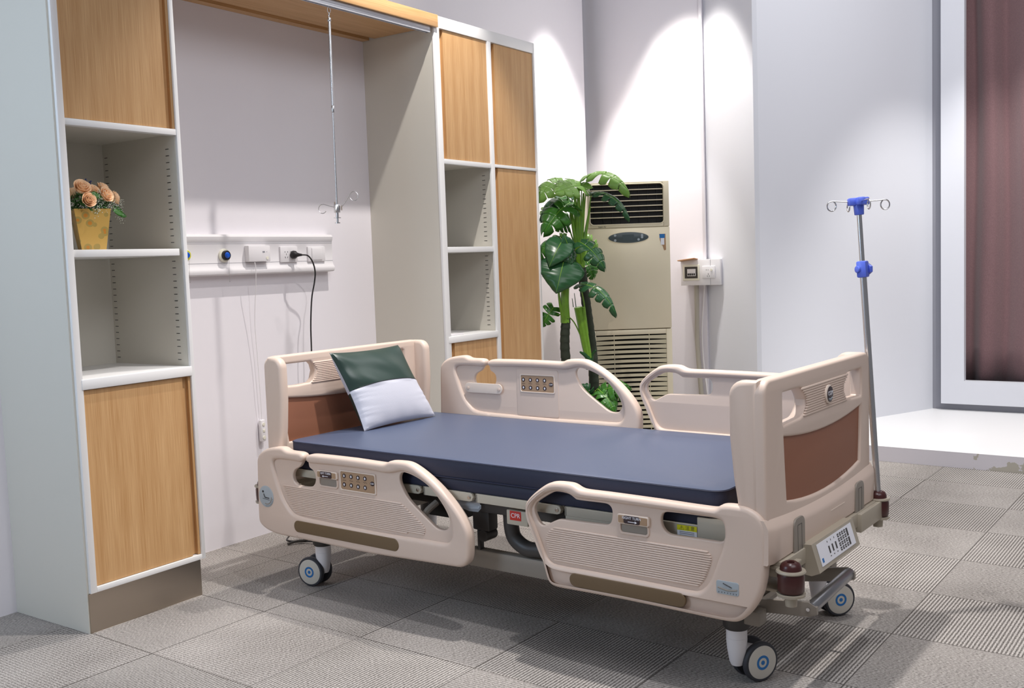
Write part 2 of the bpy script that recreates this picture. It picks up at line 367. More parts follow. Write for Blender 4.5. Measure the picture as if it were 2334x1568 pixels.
HR_RIM = [(2.114, 0.631), (2.104, 0.644), (2.081, 0.649), (2.036, 0.651), (1.819, 0.653), (1.639, 0.65), (1.622, 0.657), (1.605, 0.664), (1.524, 0.667), (1.486, 0.66), (1.425, 0.632), (1.365, 0.596), (1.307, 0.551), (1.256, 0.501), (1.223, 0.459), (1.204, 0.421), (1.201, 0.384), (1.206, 0.319), (1.219, 0.294), (1.244, 0.279), (1.274, 0.276), (1.509, 0.268), (1.776, 0.26), (2.064, 0.262), (2.218, 0.262), (2.337, 0.264), (2.409, 0.279), (2.44, 0.297), (2.451, 0.317), (2.448, 0.405), (2.445, 0.487), (2.441, 0.58), (2.433, 0.613), (2.395, 0.641), (2.345, 0.657), (2.264, 0.666), (2.248, 0.657), (2.23, 0.651), (2.187, 0.651), (2.145, 0.651), (2.128, 0.644), (2.122, 0.631), (2.128, 0.618), (2.143, 0.609), (2.16, 0.608), (2.19, 0.611), (2.285, 0.61), (2.318, 0.606), (2.334, 0.592), (2.315, 0.527), (2.295, 0.476), (2.268, 0.426), (2.231, 0.388), (2.186, 0.367), (1.983, 0.361), (1.701, 0.358), (1.44, 0.362), (1.323, 0.363), (1.298, 0.375), (1.286, 0.4), (1.288, 0.451), (1.31, 0.499), (1.362, 0.554), (1.415, 0.593), (1.476, 0.619), (1.539, 0.63), (1.585, 0.618), (1.638, 0.611), (1.753, 0.616), (1.965, 0.614), (2.069, 0.61), (2.099, 0.61), (2.112, 0.616)]
HR_RIDGE = [(2.278, 0.499), (2.199, 0.5), (1.901, 0.499), (1.692, 0.497), (1.573, 0.496), (1.535, 0.482), (1.486, 0.449), (1.437, 0.417), (1.429, 0.395), (1.44, 0.377), (1.503, 0.375), (1.769, 0.371), (2.056, 0.37), (2.186, 0.375), (2.223, 0.394), (2.259, 0.438), (2.279, 0.483)]
HR_STRIP = [(2.174, 0.321), (1.594, 0.32), (2.172, 0.347), (2.176, 0.295)]
HR_TURN = [(2.042, 0.583), (1.92, 0.582), (1.916, 0.558), (1.922, 0.555), (2.043, 0.556), (1.92, 0.527), (1.939, 0.519), (2.012, 0.516), (2.04, 0.545)]
HR_CTRL = [(1.898, 0.592), (1.703, 0.593), (1.7, 0.519), (1.892, 0.516), (1.902, 0.523)]
HR_BTN = [(1.881, 0.574), (1.839, 0.574), (1.798, 0.574), (1.757, 0.574), (1.882, 0.537), (1.84, 0.537), (1.799, 0.536), (1.758, 0.536), (1.715, 0.557)]
HR_LBL = [(2.02, 0.584), (1.948, 0.585), (1.949, 0.556), (2.018, 0.553)]
HR_DIAL = [(2.377, 0.432), (2.429, 0.426), (2.326, 0.438), (2.373, 0.481), (2.381, 0.382)]
FR_OUT = [(0.93, 0.553), (0.923, 0.575), (0.886, 0.611), (0.834, 0.648), (0.797, 0.661), (0.723, 0.662), (0.706, 0.656), (0.685, 0.645), (0.583, 0.645), (0.362, 0.643), (0.172, 0.64), (0.16, 0.65), (0.142, 0.657), (0.07, 0.658), (0.037, 0.647), (0.009, 0.626), (-0.002, 0.598), (-0.004, 0.549), (-0.001, 0.485), (0.008, 0.416), (0.022, 0.372), (0.052, 0.321), (0.081, 0.29), (0.105, 0.278), (0.165, 0.275), (0.318, 0.277), (0.537, 0.279), (0.713, 0.277), (0.799, 0.276), (0.83, 0.285), (0.841, 0.307), (0.858, 0.363), (0.881, 0.428), (0.905, 0.477), (0.925, 0.517)]
FR_HA = [(0.886, 0.543), (0.882, 0.565), (0.862, 0.582), (0.811, 0.612), (0.786, 0.619), (0.743, 0.616), (0.719, 0.604), (0.702, 0.598), (0.596, 0.599), (0.576, 0.596), (0.568, 0.582), (0.572, 0.549), (0.583, 0.539), (0.615, 0.537), (0.704, 0.535), (0.777, 0.533), (0.802, 0.526), (0.833, 0.51), (0.853, 0.5), (0.865, 0.503), (0.878, 0.523)]
FR_HB = [(0.364, 0.581), (0.358, 0.595), (0.331, 0.599), (0.233, 0.6), (0.168, 0.599), (0.151, 0.589), (0.146, 0.569), (0.15, 0.543), (0.159, 0.537), (0.184, 0.537), (0.26, 0.537), (0.333, 0.537), (0.354, 0.546), (0.364, 0.564)]
FR_REC = [(0.907, 0.54), (0.9, 0.565), (0.871, 0.593), (0.813, 0.627), (0.743, 0.63), (0.71, 0.615), (0.572, 0.615), (0.363, 0.613), (0.168, 0.61), (0.141, 0.595), (0.139, 0.538), (0.166, 0.464), (0.195, 0.394), (0.223, 0.363), (0.254, 0.355), (0.423, 0.358), (0.651, 0.359), (0.796, 0.359), (0.833, 0.372), (0.856, 0.41), (0.879, 0.465), (0.897, 0.505)]
FR_RIDGE = [(0.849, 0.448), (0.835, 0.476), (0.809, 0.494), (0.778, 0.499), (0.588, 0.497), (0.366, 0.496), (0.22, 0.496), (0.195, 0.49), (0.183, 0.471), (0.196, 0.431), (0.212, 0.396), (0.228, 0.377), (0.254, 0.37), (0.423, 0.373), (0.65, 0.374), (0.795, 0.372), (0.826, 0.383), (0.843, 0.417)]
FR_STRIP = [(0.711, 0.323), (0.301, 0.316), (0.711, 0.347), (0.712, 0.299)]
FR_TURN = [(0.534, 0.579), (0.413, 0.583), (0.408, 0.553), (0.413, 0.549), (0.537, 0.55), (0.416, 0.533), (0.427, 0.517), (0.502, 0.512), (0.526, 0.538)]
FR_LBL = [(0.508, 0.578), (0.445, 0.579), (0.441, 0.549), (0.506, 0.55)]
FR_GAUGE = [(0.165, 0.41), (0.088, 0.412), (0.088, 0.368), (0.166, 0.367)]
FB_BROWN = [(-0.361, 0.86), (-0.205, 0.844), (0.002, 0.835), (0.212, 0.842), (0.394, 0.862), (0.385, 0.749), (0.373, 0.655), (0.247, 0.633), (0.015, 0.62), (-0.212, 0.634), (-0.34, 0.649), (-0.352, 0.745)]
FB_HL = [(-0.367, 1.0), (-0.217, 0.998), (-0.16, 0.961), (-0.169, 0.931), (-0.22, 0.907), (-0.37, 0.899)]
FB_HR = [(0.216, 0.996), (0.402, 0.999), (0.395, 0.911), (0.346, 0.903), (0.233, 0.904), (0.194, 0.943)]
FB_RIB = [(-0.217, 0.998), (0.216, 0.996), (0.199, 0.949), (0.233, 0.898), (-0.196, 0.885), (-0.161, 0.93), (-0.155, 0.954)]
FB_BADGE = [(0.026, 0.95), (-0.02, 0.956), (0.072, 0.944), (0.026, 0.977), (0.025, 0.923)]
FB_SLOT1 = [(-0.349, 0.473), (-0.346, 0.573), (-0.322, 0.589), (-0.257, 0.584), (-0.256, 0.475)]
FB_SLOT2 = [(0.251, 0.477), (0.253, 0.581), (0.279, 0.59), (0.342, 0.585), (0.346, 0.474)]
CTRLP = [(-0.235, 0.487), (0.095, 0.485), (0.143, 0.423), (-0.186, 0.425)]
HB_HOLE = [(-0.414, 1.015), (-0.403, 1.02), (-0.244, 1.019), (-0.226, 1.001), (-0.218, 0.972), (-0.23, 0.936), (-0.25, 0.92), (-0.333, 0.917), (-0.41, 0.92), (-0.419, 0.93)]
HB_BROWN = [(-0.416, 0.865), (-0.284, 0.854), (-0.176, 0.847), (-0.064, 0.841), (0.07, 0.651), (-0.132, 0.681), (-0.397, 0.686), (-0.406, 0.744)]
# ------------------------------------------------------------------ the setting
YW, YF = 4.279, 3.733            # head wall, cabinet fronts
struct(BX('floor', (-1.5, 10, -3, 5.2, -.05, 0), 'carpet'))
struct(BX('wall_back', (-1.5, 7.37, YW, YW + .1, 0, 4.3), 'wall'))
def prism(name, pts, z0, z1, m):
    bm = bmesh.new(); lo = [bm.verts.new((x, y, z0)) for x, y in pts]; hi = [bm.verts.new((x, y, z1)) for x, y in pts]
    n = len(pts); bm.faces.new(lo[::-1]); bm.faces.new(hi)
    for i in range(n): bm.faces.new((lo[i], lo[(i + 1) % n], hi[(i + 1) % n], hi[i]))
    return link(name, bm, m)
struct(prism('wall_corner', [(7.72, 5.0), (7.45, 3.68), (7.45, 3.27), (7.9, 3.27), (7.95, 5.0)], 0, 4.3, 'wall'))
struct(prism('wall_right', [(7.478, 3.269), (7.12, 2.735), (7.135, 2.705), (8.925, 1.90), (9.05, 1.95), (7.9, 3.269)], 0, 4.3, 'wallcool'))
struct(prism('wall_far', [(8.93, 1.92), (8.93, 1.665), (9.0, 1.665), (9.0, 2.0)], .105, 4.3, 'grey'))
o = struct(BX('baseboard_far', (8.925, 8.99, -1.2, 1.664, .105, .34), 'grey'))
struct(BX('wall_window', (9.12, 9.2, -1.3, 2.0, 0, 4.3), 'wallcool'))
plat = prism('trim_1', [(7.079, 2.0), (7.082, 2.75), (7.12, 2.73), (7.135, 2.705), (8.93, 1.90), (8.98, 1.8), (8.98, -1.3), (6.95, -1.3), (7.035, .954)], 0, .104, 'plinth')
plat.data.materials.append(M['platform'])
for p in plat.data.polygons:
    if p.normal.z > .9: p.material_index = 1
struct(plat)
# white board with the curtained opening
bm = bmesh.new(); box(bm, 8.86, 8.94, 1.645, 1.822, .160, 4.3); box(bm, 8.86, 8.94, -1.25, 1.645, .160, .352)
struct(link('window_1', bm, 'wallcool'))
bm = bmesh.new()
def cur(u, v):
    y = 1.70 - u * 2.4; z = .30 + v * 3.9
    return (9.06 + .048 * math.sin(y * 24 + .5 * math.sin(v * 3)) + .006 * math.sin(y * 55 + 1), y + .01 * math.sin(v * 7 + u * 20), z)
grid(bm, cur, 220, 12)
cu = link('curtain', bm, 'curtain'); so = cu.modifiers.new('thick', 'SOLIDIFY'); so.thickness = .003
tag(cu, 'mauve-brown curtain hanging in folds inside the white window opening', 'curtain')

# ------------------------------------------------------------------ cabinets
def slots(body, x, y0, y1, zs):    # dark slits punched in the cabinet side, part of the body's surface
    add_boxes(body, [(x - .001, x + .001, y0, y1, z - .0014, z + .0014) for z in zs], 'black')
def door(name, parent, x0, x1, z0, z1, side, label=None):
    """oak door with a full-height recessed grip channel at one side"""
    bm = bmesh.new(); g = .042; e = .012; y = YF
    if side == 'R':
        box(bm, x0, x1 - g, y - .002, y + .018, z0, z1); box(bm, x1 - e, x1, y - .002, y + .018, z0, z1); box(bm, x1 - g, x1 - e, y + .017, y + .022, z0, z1)
    else:
        box(bm, x0 + g, x1, y - .002, y + .018, z0, z1); box(bm, x0, x0 + e, y - .002, y + .018, z0, z1); box(bm, x0 + e, x0 + g, y + .017, y + .022, z0, z1)
    return link(name, bm, 'wood', parent, label)
L = empty('storage_cabinet', (0, 0, 0), 0, 'tall white and oak storage cabinet with the flower pot on its shelf', 'cabinet')
x0, x1 = 2.31, 2.888; T = .018
body = BX('body', [(x0, x0 + T, YF + .004, YW, .0, 2.89), (x1 - T, x1, YF + .004, YW, .166, 2.89), (x0 + T, x1 - T, YW - .012, YW, .166, 2.89), (x0 + T, x1 - T, YF, YW, 2.86, 2.89),
            (x0 + T, x1 - T, YF + .03, YW - .012, .166, .182)], 'cab', L)
BX('front_frame', [(x0 + .008, x0 + .037, YF - .012, YF + .004, .166, 2.89), (x1 - .016, x1 + .003, YF - .012, YF + .004, .166, 2.89), (x0 + .037, x1 - .016, YF - .012, YF + .02, .166, .188),
                   (x0 + .037, x1 - .016, YF - .010, YF + .03, 2.052, 2.078)], 'cabwhite', L, bev=.0015)
BX('shelf', (x0 + T, x1 - T, YF + .03, YW - .012, 2.06, 2.076), 'cab', L)
door('upper_door', L, x0 + .038, x1 - .017, 2.08, 2.88, 'R')
door('lower_door', L, x0 + .038, x1 - .017, .19, .994, 'R')
sh = BX('shelf', (x0 + .035, x1 - .034, YF - .006, YW - .014, 1.53, 1.56), 'cabwhite', L, bev=.002)
BX('shelf', (x0 + .030, x1 - .012, YF - .016, YW - .013, .997, 1.04), 'cabwhite', L, bev=.004)
k = BX('kick_plate', (x0 + .004, x1 - .02, YF - .001, YF + .012, 0, .164), 'steel', L, label='brushed steel kick plate')
zs = [1.998 - .0292 * i for i in range(15)] + [1.506 - .0292 * i for i in range(16)]
slots(body, x1 - T, YF + .048, YF + .070, zs); slots(body, x1 - T, YW - .048, YW - .026, [z for z in zs])
slots(body, x0 + T, YF + .048, YF + .070, zs); slots(body, x0 + T, YW - .048, YW - .026, zs)
# right cabinet: two columns
Rr = empty('storage_cabinet', (0, 0, 0), 0, 'tall two-column white and oak storage cabinet between bed head and plant', 'cabinet')
a, b, c = 4.705, 5.245, 5.762
body = BX('body', [(a, a + T, YF + .004, YW, .166, 2.89), (b - .009, b + .009, YF + .004, YW, .166, 2.89), (c - T, c, YF + .004, YW, 0, 2.89), (a + T, c - T, YW - .012, YW, .166, 2.89),
            (a + T, c - T, YF, YW, 2.82, 2.89), (a + T, b, YF + .03, YW - .012, 2.055, 2.07), (b, c - T, YF + .03, YW - .012, 2.055, 2.07)], 'cab', Rr)
BX('front_frame', [(a - .003, a + .045, YF - .012, YF + .004, .166, 2.89), (b - .018, b + .02, YF - .012, YF + .004, .166, 2.822), (c - .016, c, YF - .012, YF + .004, .166, 2.89),
                   (a + .045, c - .016, YF - .012, YF + .004, 2.822, 2.89), (a + .045, b - .018, YF - .011, YF + .02, 2.042, 2.07), (b + .02, c - .016, YF - .011, YF + .02, 2.049, 2.068),
                   (a + .045, c - .016, YF - .012, YF + .02, .166, .188)], 'cabwhite', Rr, bev=.0015)
door('upper_door', Rr, a + .046, b - .019, 2.072, 2.82, 'L'); door('upper_door', Rr, b + .021, c - .017, 2.07, 2.82, 'L')
door('tall_door', Rr, b + .021, c - .017, .19, 2.047, 'L'); door('lower_door', Rr, a + .046, b - .019, .19, .978, 'L')
BX('shelf', (a + T + .004, b - .014, YF - .006, YW - .014, 1.52, 1.553), 'cabwhite', Rr, bev=.002)
BX('shelf', (a + T + .004, b - .012, YF - .016, YW - .013, .98, 1.02), 'cabwhite', Rr, bev=.004)
BX('kick_plate', (a + .004, c - .02, YF - .001, YF + .012, 0, .164), 'steel', Rr, label='brushed steel kick plate')
zs = [2.0 - .0292 * i for i in range(15)] + [1.495 - .0292 * i for i in range(16)]
slots(body, b - .009, YF + .048, YF + .070, zs); slots(body, a + T, YF + .048, YF + .070, zs)
# small white card left on the lower shelf
tag(BX('white_card', (4.76, 4.92, YF + .02, YF + .10, 1.0202, 1.03), 'whiteplastic', bev=.002), 'small flat white card lying on the lower open shelf of the right cabinet', 'card')
# canopy
cp = empty('wooden_canopy', (0, 0, 0), 0, 'oak canopy board bridging the two cabinets above the bed head', 'shelf')
BX('board', [(2.89, 4.700, YF + .0, 4.18, 2.822, 2.885), (2.89, 4.700, 4.18, 4.222, 2.838, 2.885), (2.89, 4.700, 4.222, YW - .001, 2.818, 2.885)], 'woodh', cp)
BX('front_fascia', (2.89, 4.722, YF - .030, YF - .0125, 2.818, 2.889), 'woodh', cp, bev=.003)
rl = empty('ceiling_track', (0, 0, 0), 0, 'silver aluminium track fixed under the front edge of the oak canopy', 'track')
BX('track', [(2.9, 4.665, YF - .012, YF + .022, 2.80, 2.818), (2.9, 4.665, YF - .012, YF - .006, 2.783, 2.80), (2.9, 4.665, YF + .016, YF + .022, 2.786, 2.80)], 'alu', rl, bev=.0008)
BX('end_cap', (4.665, 4.669, YF - .012, YF + .022, 2.785, 2.818), 'grey', rl)

# hanging infusion hook
iv = empty('infusion_hanger', (3.866, YF + .005, 2.785), 0, 'chrome telescopic infusion hanger hanging from the track under the canopy', 'hanger')
ringp = lambda cx_, cz, r, ph=0, fl=0: [(cx_ + r * math.cos(2 * math.pi * k / 16) * math.cos(fl), r * math.cos(2 * math.pi * k / 16) * math.sin(fl), cz + r * 1.3 * math.sin(2 * math.pi * k / 16)) for k in range(16)]
bm = bmesh.new(); tube(bm, ringp(0, -.018, .011), .0016, 6, True); tube(bm, ringp(0, -.044, .012, fl=.9), .0016, 6, True); tube(bm, [(0, 0, .012), (0, 0, -.004)], .003, 8); link('rings', bm, 'chrome', iv)
lean = lambda z: (-.010 * (-z) / 1.0, 0, z)
bm = bmesh.new(); cyl(bm, lean(-.058), lean(-.52), .0075, seg=16); link('upper_rod', bm, 'chrome', iv)
for a_, b_ in ((-.056, -.075), (-.50, -.535)): bm = bmesh.new(); cyl(bm, lean(a_), lean(b_), .0095, bev=.002); link('collar', bm, 'chrome', iv)
bm = bmesh.new(); cyl(bm, lean(-.52), lean(-1.01), .0052, seg=14); link('lower_rod', bm, 'chrome', iv)
hz = -1.02
bm = bmesh.new(); cyl(bm, lean(hz + .015), lean(hz - .028), .017, bev=.003); cyl(bm, lean(hz - .028), lean(hz - .055), .008); cyl(bm, lean(hz - .053), lean(hz - .056), .019); cyl(bm, lean(hz - .055), lean(hz - .08), .006); cyl(bm, lean(hz - .078), lean(hz - .083), .014)
link('clamp', bm, 'chrome', iv)
bm = bmesh.new()
for s, up_ in ((-1, 0), (1, 1)):
    if up_: p = [(.018, 0, hz), (.035, 0, hz + .018), (.055, 0, hz + .042), (.072, 0, hz + .066)]; c0 = (.095, hz + .055, .024, 150, -160)
    else: p = [(-.02, 0, hz), (-.045, 0, hz + .006), (-.07, 0, hz + .013), (-.085, 0, hz + .017)]; c0 = (-.093, hz - .006, .023, 80, 330)
    cx_, cz, r, a0, a1 = c0
    for k in range(13): an = R(a0 + (a1 - a0) * k / 12); p.append((cx_ + r * math.cos(an), 0, cz + r * math.sin(an)))
    tube(bm, p, .0021, 8)
for ph in (100, 260): an = R(ph); tube(bm, [(.018 * math.cos(an), .018 * math.sin(an), hz), (.03 * math.cos(an), .05 * math.sin(an), hz + .01), (.03 * math.cos(an), .07 * math.sin(an), hz - .012), (.03 * math.cos(an), .055 * math.sin(an), hz - .02)], .002, 8)
hk = link('hooks', bm, 'chrome', iv); hk.rotation_euler = (0, 0, R(-52)); hk.scale = (.88, .88, 1)
bm = bmesh.new()
for s in (-1, 1): bm = bmesh.new(); cyl(bm, (s * .016, -.004, hz + .006 - s * .010), (s * .019, -.004, hz + .006 - s * .010), .013, seg=16); hk = link('hook_disc', bm, 'steel', iv); hk.rotation_euler = (0, 0, R(-52))

# ------------------------------------------------------------------ bed-head service panel
pn = empty('service_panel', (0, 0, 0), 0, 'long white medical service panel on the wall above the bed head', 'panel')
prof = [(YW, 1.432), (YW - .045, 1.434), (YW - .056, 1.440), (YW - .060, 1.452), (YW - .056, 1.466), (YW - .048, 1.474), (YW - .046, 1.484), (YW - .044, 1.488), (YW - .044, 1.606), (YW - .046, 1.610), (YW - .050, 1.620), (YW - .052, 1.634), (YW - .044, 1.646), (YW, 1.649)]
bm = bmesh.new(); A = [bm.verts.new((2.90, y, z)) for y, z in prof]; B = [bm.verts.new((4.312, y, z)) for y, z in prof]
bm.faces.new(A); bm.faces.new(B[::-1])
for i in range(len(prof)): j = (i + 1) % len(prof); bm.faces.new((A[i], B[i], B[j], A[j]))
pbody = link('body', bm, 'whiteplastic', pn)
YP = YW - .044
add_boxes(pbody, [(2.9, 4.312, YP - .0006, YP + .001, z - .0008, z + .0008) for z in (1.497, 1.598, 1.606)], 'grey')
def gas(x, z, ring):
    g = LT('gas_outlet', [(0, 0), (.034, 0), (.036, .006), (.034, .011), (.026, .014), (0, .014)], 'cream', pn, (x, YP, z), 32, (0, -1, 0))
    LT('colour_ring', [(.013, 0), (.0255, 0), (.0255, .012), (.022, .016), (.013, .016)], ring, g, (x, YP - .014, z), 32, (0, -1, 0))
    LT('socket_core', [(0, 0), (.017, 0), (.017, .010), (.010, .019), (0, .020)], 'bluecap', g, (x, YP - .02, z), 24, (0, -1, 0))
    TB('pull_chain', [(x + .012, YP - .03, z - .02), (x + .013, YP - .022, z - .06), (x + .014, YP - .02, z - .135)], .0008, 'chrome', g, 6)
    LT('chain_bead', [(0, 0), (.003, .003), (0, .006)], 'chrome', g, (x + .014, YP - .02, z - .14), 8)
gas(3.516, 1.537, 'black'); gas(3.265, 1.541, 'yellow')
call = BX('call_unit', (3.655, 3.805, YP - .035, YP + .001, 1.500, 1.586), 'whiteplastic', pn, bev=.004)
LT('call_button', [(0, 0), (.009, 0), (.009, .002), (0, .002)], 'cream', call, (3.782, YP - .035, 1.519), 20, (0, -1, 0)); BX('indicator', [(3.75, 3.765, YP - .036, YP - .034, 1.548, 1.556), (3.778, 3.781, YP - .036, YP - .034, 1.551, 1.554)], 'grey', call)
def pins(parent, x, z, y, s=1, m='black'):
    bm = bmesh.new()
    for dx, dz, w_, h_ in ((-.0095, .016, .0026, .007), (.0095, .016, .0026, .007), (0, .003, .0022, .009)): box(bm, x + dx * s - w_ / 2, x + dx * s + w_ / 2, y - .0008, y + .001, z + dz * s - h_ / 2, z + dz * s + h_ / 2)
    for sx_ in (-1, 1): box(bm, -.0012, .0012, y - .0008, y + .001, -.005, .005, mx=Matrix.Translation((x + sx_ * .008 * s, 0, z - .014 * s)) @ Matrix.Rotation(sx_ * .45, 4, 'Y'))
    return link('socket_holes', bm, m, parent)
so_ = BX('wall_socket', (3.900, 4.028, YP - .011, YP + .001, 1.493, 1.580), 'whiteplastic', pn, bev=.003); pins(so_, 3.942, 1.534, YP - .011); pins(so_, 3.985, 1.534, YP - .011)
sw = BX('rocker_switch', (4.108, 4.243, YP - .011, YP + .001, 1.493, 1.578), 'whiteplastic', pn, bev=.003); BX('rocker', (4.135, 4.215, YP - .015, YP - .010, 1.502, 1.57), 'whiteplastic', sw, bev=.002)
# plug and power cord
pc = empty('power_cord', (3.985, YP - .012, 1.534), 0, 'black plug and power cord hanging from the wall socket down behind the bed head', 'cord')
LT('plug', [(0, 0), (.021, 0), (.023, .006), (.022, .020), (.013, .030), (.009, .045), (.006, .062), (0, .062)], 'cord', pc, (0, 0, 0), 24, (.25, -1, -.05))
q = [(.012, -.055, -.003), (.045, -.075, -.008), (.085, -.07, -.045), (.110, -.06, -.10), (.110, -.05, -.16), (.088, -.045, -.25), (.075, -.04, -.40), (.07, -.04, -.55), (.06, -.04, -.66), (.066, -.045, -.8), (.07, -.05, -1.0), (.02, -.06, -1.25), (-.1, -.08, -1.45), (-.22, -.10, -1.528), (-.30, -.17, -1.529), (-.29, -.26, -1.526), (-.275, -.33, -1.520), (-.25, -.42, -1.529), (-.10, -.50, -1.529)]
TB('cord', smooth_pts(q, 6), .0042, 'cord', pc, 10)
TB('cord_sleeve', smooth_pts([(-.36, -.235, -1.526), (-.32, -.25, -1.520), (-.275, -.30, -1.516)], 5), .007, 'darkm', pc, 8)
# nurse call handset on a white lead
nh = empty('call_handset', (3.732, YW - .02, .58), 0, 'white nurse-call handset hanging low on the wall on its thin lead', 'handset')
BX('handset_body', (-.017, .017, -.012, .012, -.06, .06), 'whiteplastic', nh, bev=.007)
LT('button', [(0, 0), (.009, 0), (.009, .003), (0, .004)], 'cream', nh, (0, -.012, .035), 18, (0, -1, 0)); BX('button', (-.007, .007, -.0145, -.011, -.008, .008), 'cream', nh, bev=.001)
LT('button', [(0, 0), (.010, 0), (.010, .003), (0, .004)], 'cream', nh, (0, -.012, -.038), 18, (0, -1, 0))
TB('lead', smooth_pts([(-.038, -.056, .918), (-.036, -.060, .88), (-.033, -.050, .80), (-.028, -.02, .6), (-.015, -.01, .4), (-.008, -.008, .2), (0, 0, .055)], 6), .0018, 'whiteplastic', nh, 8)

# ------------------------------------------------------------------ electrical box, pipe
eb = empty('electrical_box', (7.36, 3.255, 1.32), 0, 'white wall box with breaker window and socket mounted right of the air conditioner', 'electrical box')
BX('housing', (-.03, .085, -.155, .175, -.10, .10), 'whiteplastic', eb, bev=.003)
BX('cover_seam', (-.0312, -.029, -.0755, -.0735, -.098, .098), 'grey', eb)
br = BX('breaker_frame', (-.036, -.028, .015, .155, -.062, .062), 'cream', eb, bev=.002)
BX('breaker_window', (-.0375, -.035, .030, .138, -.045, .045), 'darkm', br)
BX('breaker', (-.042, -.036, .045, .115, -.028, .028), 'whiteplastic', br, bev=.001)
BXs('breaker_lever', [(-.047, -.041, y, y + .010, -.022, -.006) for y in (.05, .067, .084, .10)], 'black', br, bev=.001)
ws = BX('wall_socket', (-.041, -.029, -.115, -.010, -.047, .047), 'whiteplastic', eb, bev=.003)
bm = bmesh.new()
for y, z, w_, h_ in ((-.045, .018, .003, .008), (-.06, .018, .003, .008), (-.062, -.014, .003, .011), (-.053, -.030, .003, .009), (-.071, -.030, .003, .009)): box(bm, -.0418, -.0405, y - w_ / 2, y + w_ / 2, z - h_ / 2, z + h_ / 2)
link('socket_holes', bm, 'black', ws); LT('switch_knob', [(0, 0), (.009, 0), (.009, .005), (0, .005)], 'cream', ws, (-.041, -.088, .018), 16, (-1, 0, 0))
fl = BX('flap', (-.10, -.028, .02, .165, .100, .108), 'amber', eb, bev=.002, label='brown open flap tilted up above the breaker'); fl.rotation_euler = (R(-6), R(6), 0)
TB('pipe', smooth_pts([(7.40, 3.33, 1.222), (7.40, 3.33, 1.0), (7.405, 3.335, .8), (7.41, 3.325, .55), (7.415, 3.31, .3), (7.42, 3.305, .0)], 5), .019, 'conduit', None, 14)
tag(bpy.data.objects['pipe'], 'pale grey conduit running down the wall from the electrical box', 'pipe')
cb = TB('cable', smooth_pts([(7.42, 3.27, 1.222), (7.42, 3.285, 1.05), (7.42, 3.30, .85), (7.42, 3.29, .6), (7.425, 3.265, .35), (7.43, 3.25, .0)], 5), .006, 'whiteplastic', None, 8)
tag(cb, 'thin white cable hanging beside the grey conduit below the electrical box', 'cable')
struct(BX('trim_2', (7.436, 7.452, 3.262, 3.286, 1.42, 4.3), 'wall', bev=.002))
# ------------------------------------------------------------------ the bed (local frame: x across, y towards the head, z up)
BT = R(-2.5); BO = Vector((3.56, 1.1, 0)) - .06 * Vector((math.cos(BT), math.sin(BT), 0))
bed = empty('hospital_bed', BO, BT, 'beige electric hospital bed with near side rails lowered and far side rails raised', 'bed')
# side rails ------------------------------------------------------
def ribs(bm, poly, pitch, r, fn, z0=None):
    zs = [p[1] for p in poly]; z = min(zs) + pitch * .6
    while z < max(zs) - .3 * pitch:
        s = scan(poly, z)
        if s and s[1] - s[0] > .02:
            a, b = s[0] + .003, s[1] - .003; n = 6
            pts = [a, a + .006] + [a + .006 + (b - a - .012) * k / n for k in range(1, n)] + [b - .006, b]
            rr = [r * .3] + [r] * (len(pts) - 2) + [r * .3]
            tube(bm, [fn(p, z) for p in pts], rr, 8)
        z += pitch
def side_rail(out, holes, rec, us, wf, zf, ridge=None, label=None, rim=None):
    """us: sign of the outward side, outer face at |u| = .53"""
    T_ = lambda p: [(wf(w), zf(z)) for w, z in p]
    uc = us * .505
    mp = lambda v: Vector((uc + v.z, v.x, v.y))
    O_ = relax(smooth_poly(T_(out), 2), it=8); H = [relax(smooth_poly(T_(h), 3), .004, 3) for h in holes]
    rail = plate('side_rail', [O_] + H, .010, .005, mp, 'beige', bed, label, inset=.007)
    plate('rail_rim', [relax(smooth_poly(T_(rim), 2), it=8)] if rim else [O_, relax(smooth_poly(T_(rec), 2), it=8)], .026, .016, mp, 'beige', rail, res=4)
    return rail
ident = lambda a: a
nh_ = side_rail(HR_OUT, [HR_HOLE], HR_REC, -1, ident, ident, rim=HR_RIM, label='lowered near side rail at the head')
nf_ = side_rail(FR_OUT, [FR_HA, FR_HB], FR_REC, -1, ident, ident, label='lowered near side rail at the foot')
for rail, rd, st in ((nh_, HR_RIDGE, HR_STRIP), (nf_, FR_RIDGE, FR_STRIP)):
    bm = bmesh.new(); ribs(bm, smooth_poly(rd, 2), 0.0078, .0039, lambda w, z: (-.5165, w, z)); link('ribbed_panel', bm, 'beige', rail)
    a, b = st[0], st[1]; r = abs(st[2][1] - st[3][1]) / 2
    lo, hi = min(a[0], b[0]), max(a[0], b[0]); zc = (a[1] + b[1]) / 2
    plate('bumper_strip', [rrect(lo - r, hi + r, zc - r, zc + r, r * .98, 8)], .006, .003, lambda v: Vector((-.5285 + v.z, v.x, v.y)), 'olive', rail, 'olive-brown bumper strip')
def facemx(u, w, z, s=-1):
    """text on a face looking along -x (s=-1): reading direction is -y in the bed frame"""
    return Matrix(((0, 0, s, u), (s, 0, 0, w), (0, 1, 0, z), (0, 0, 0, 1)))
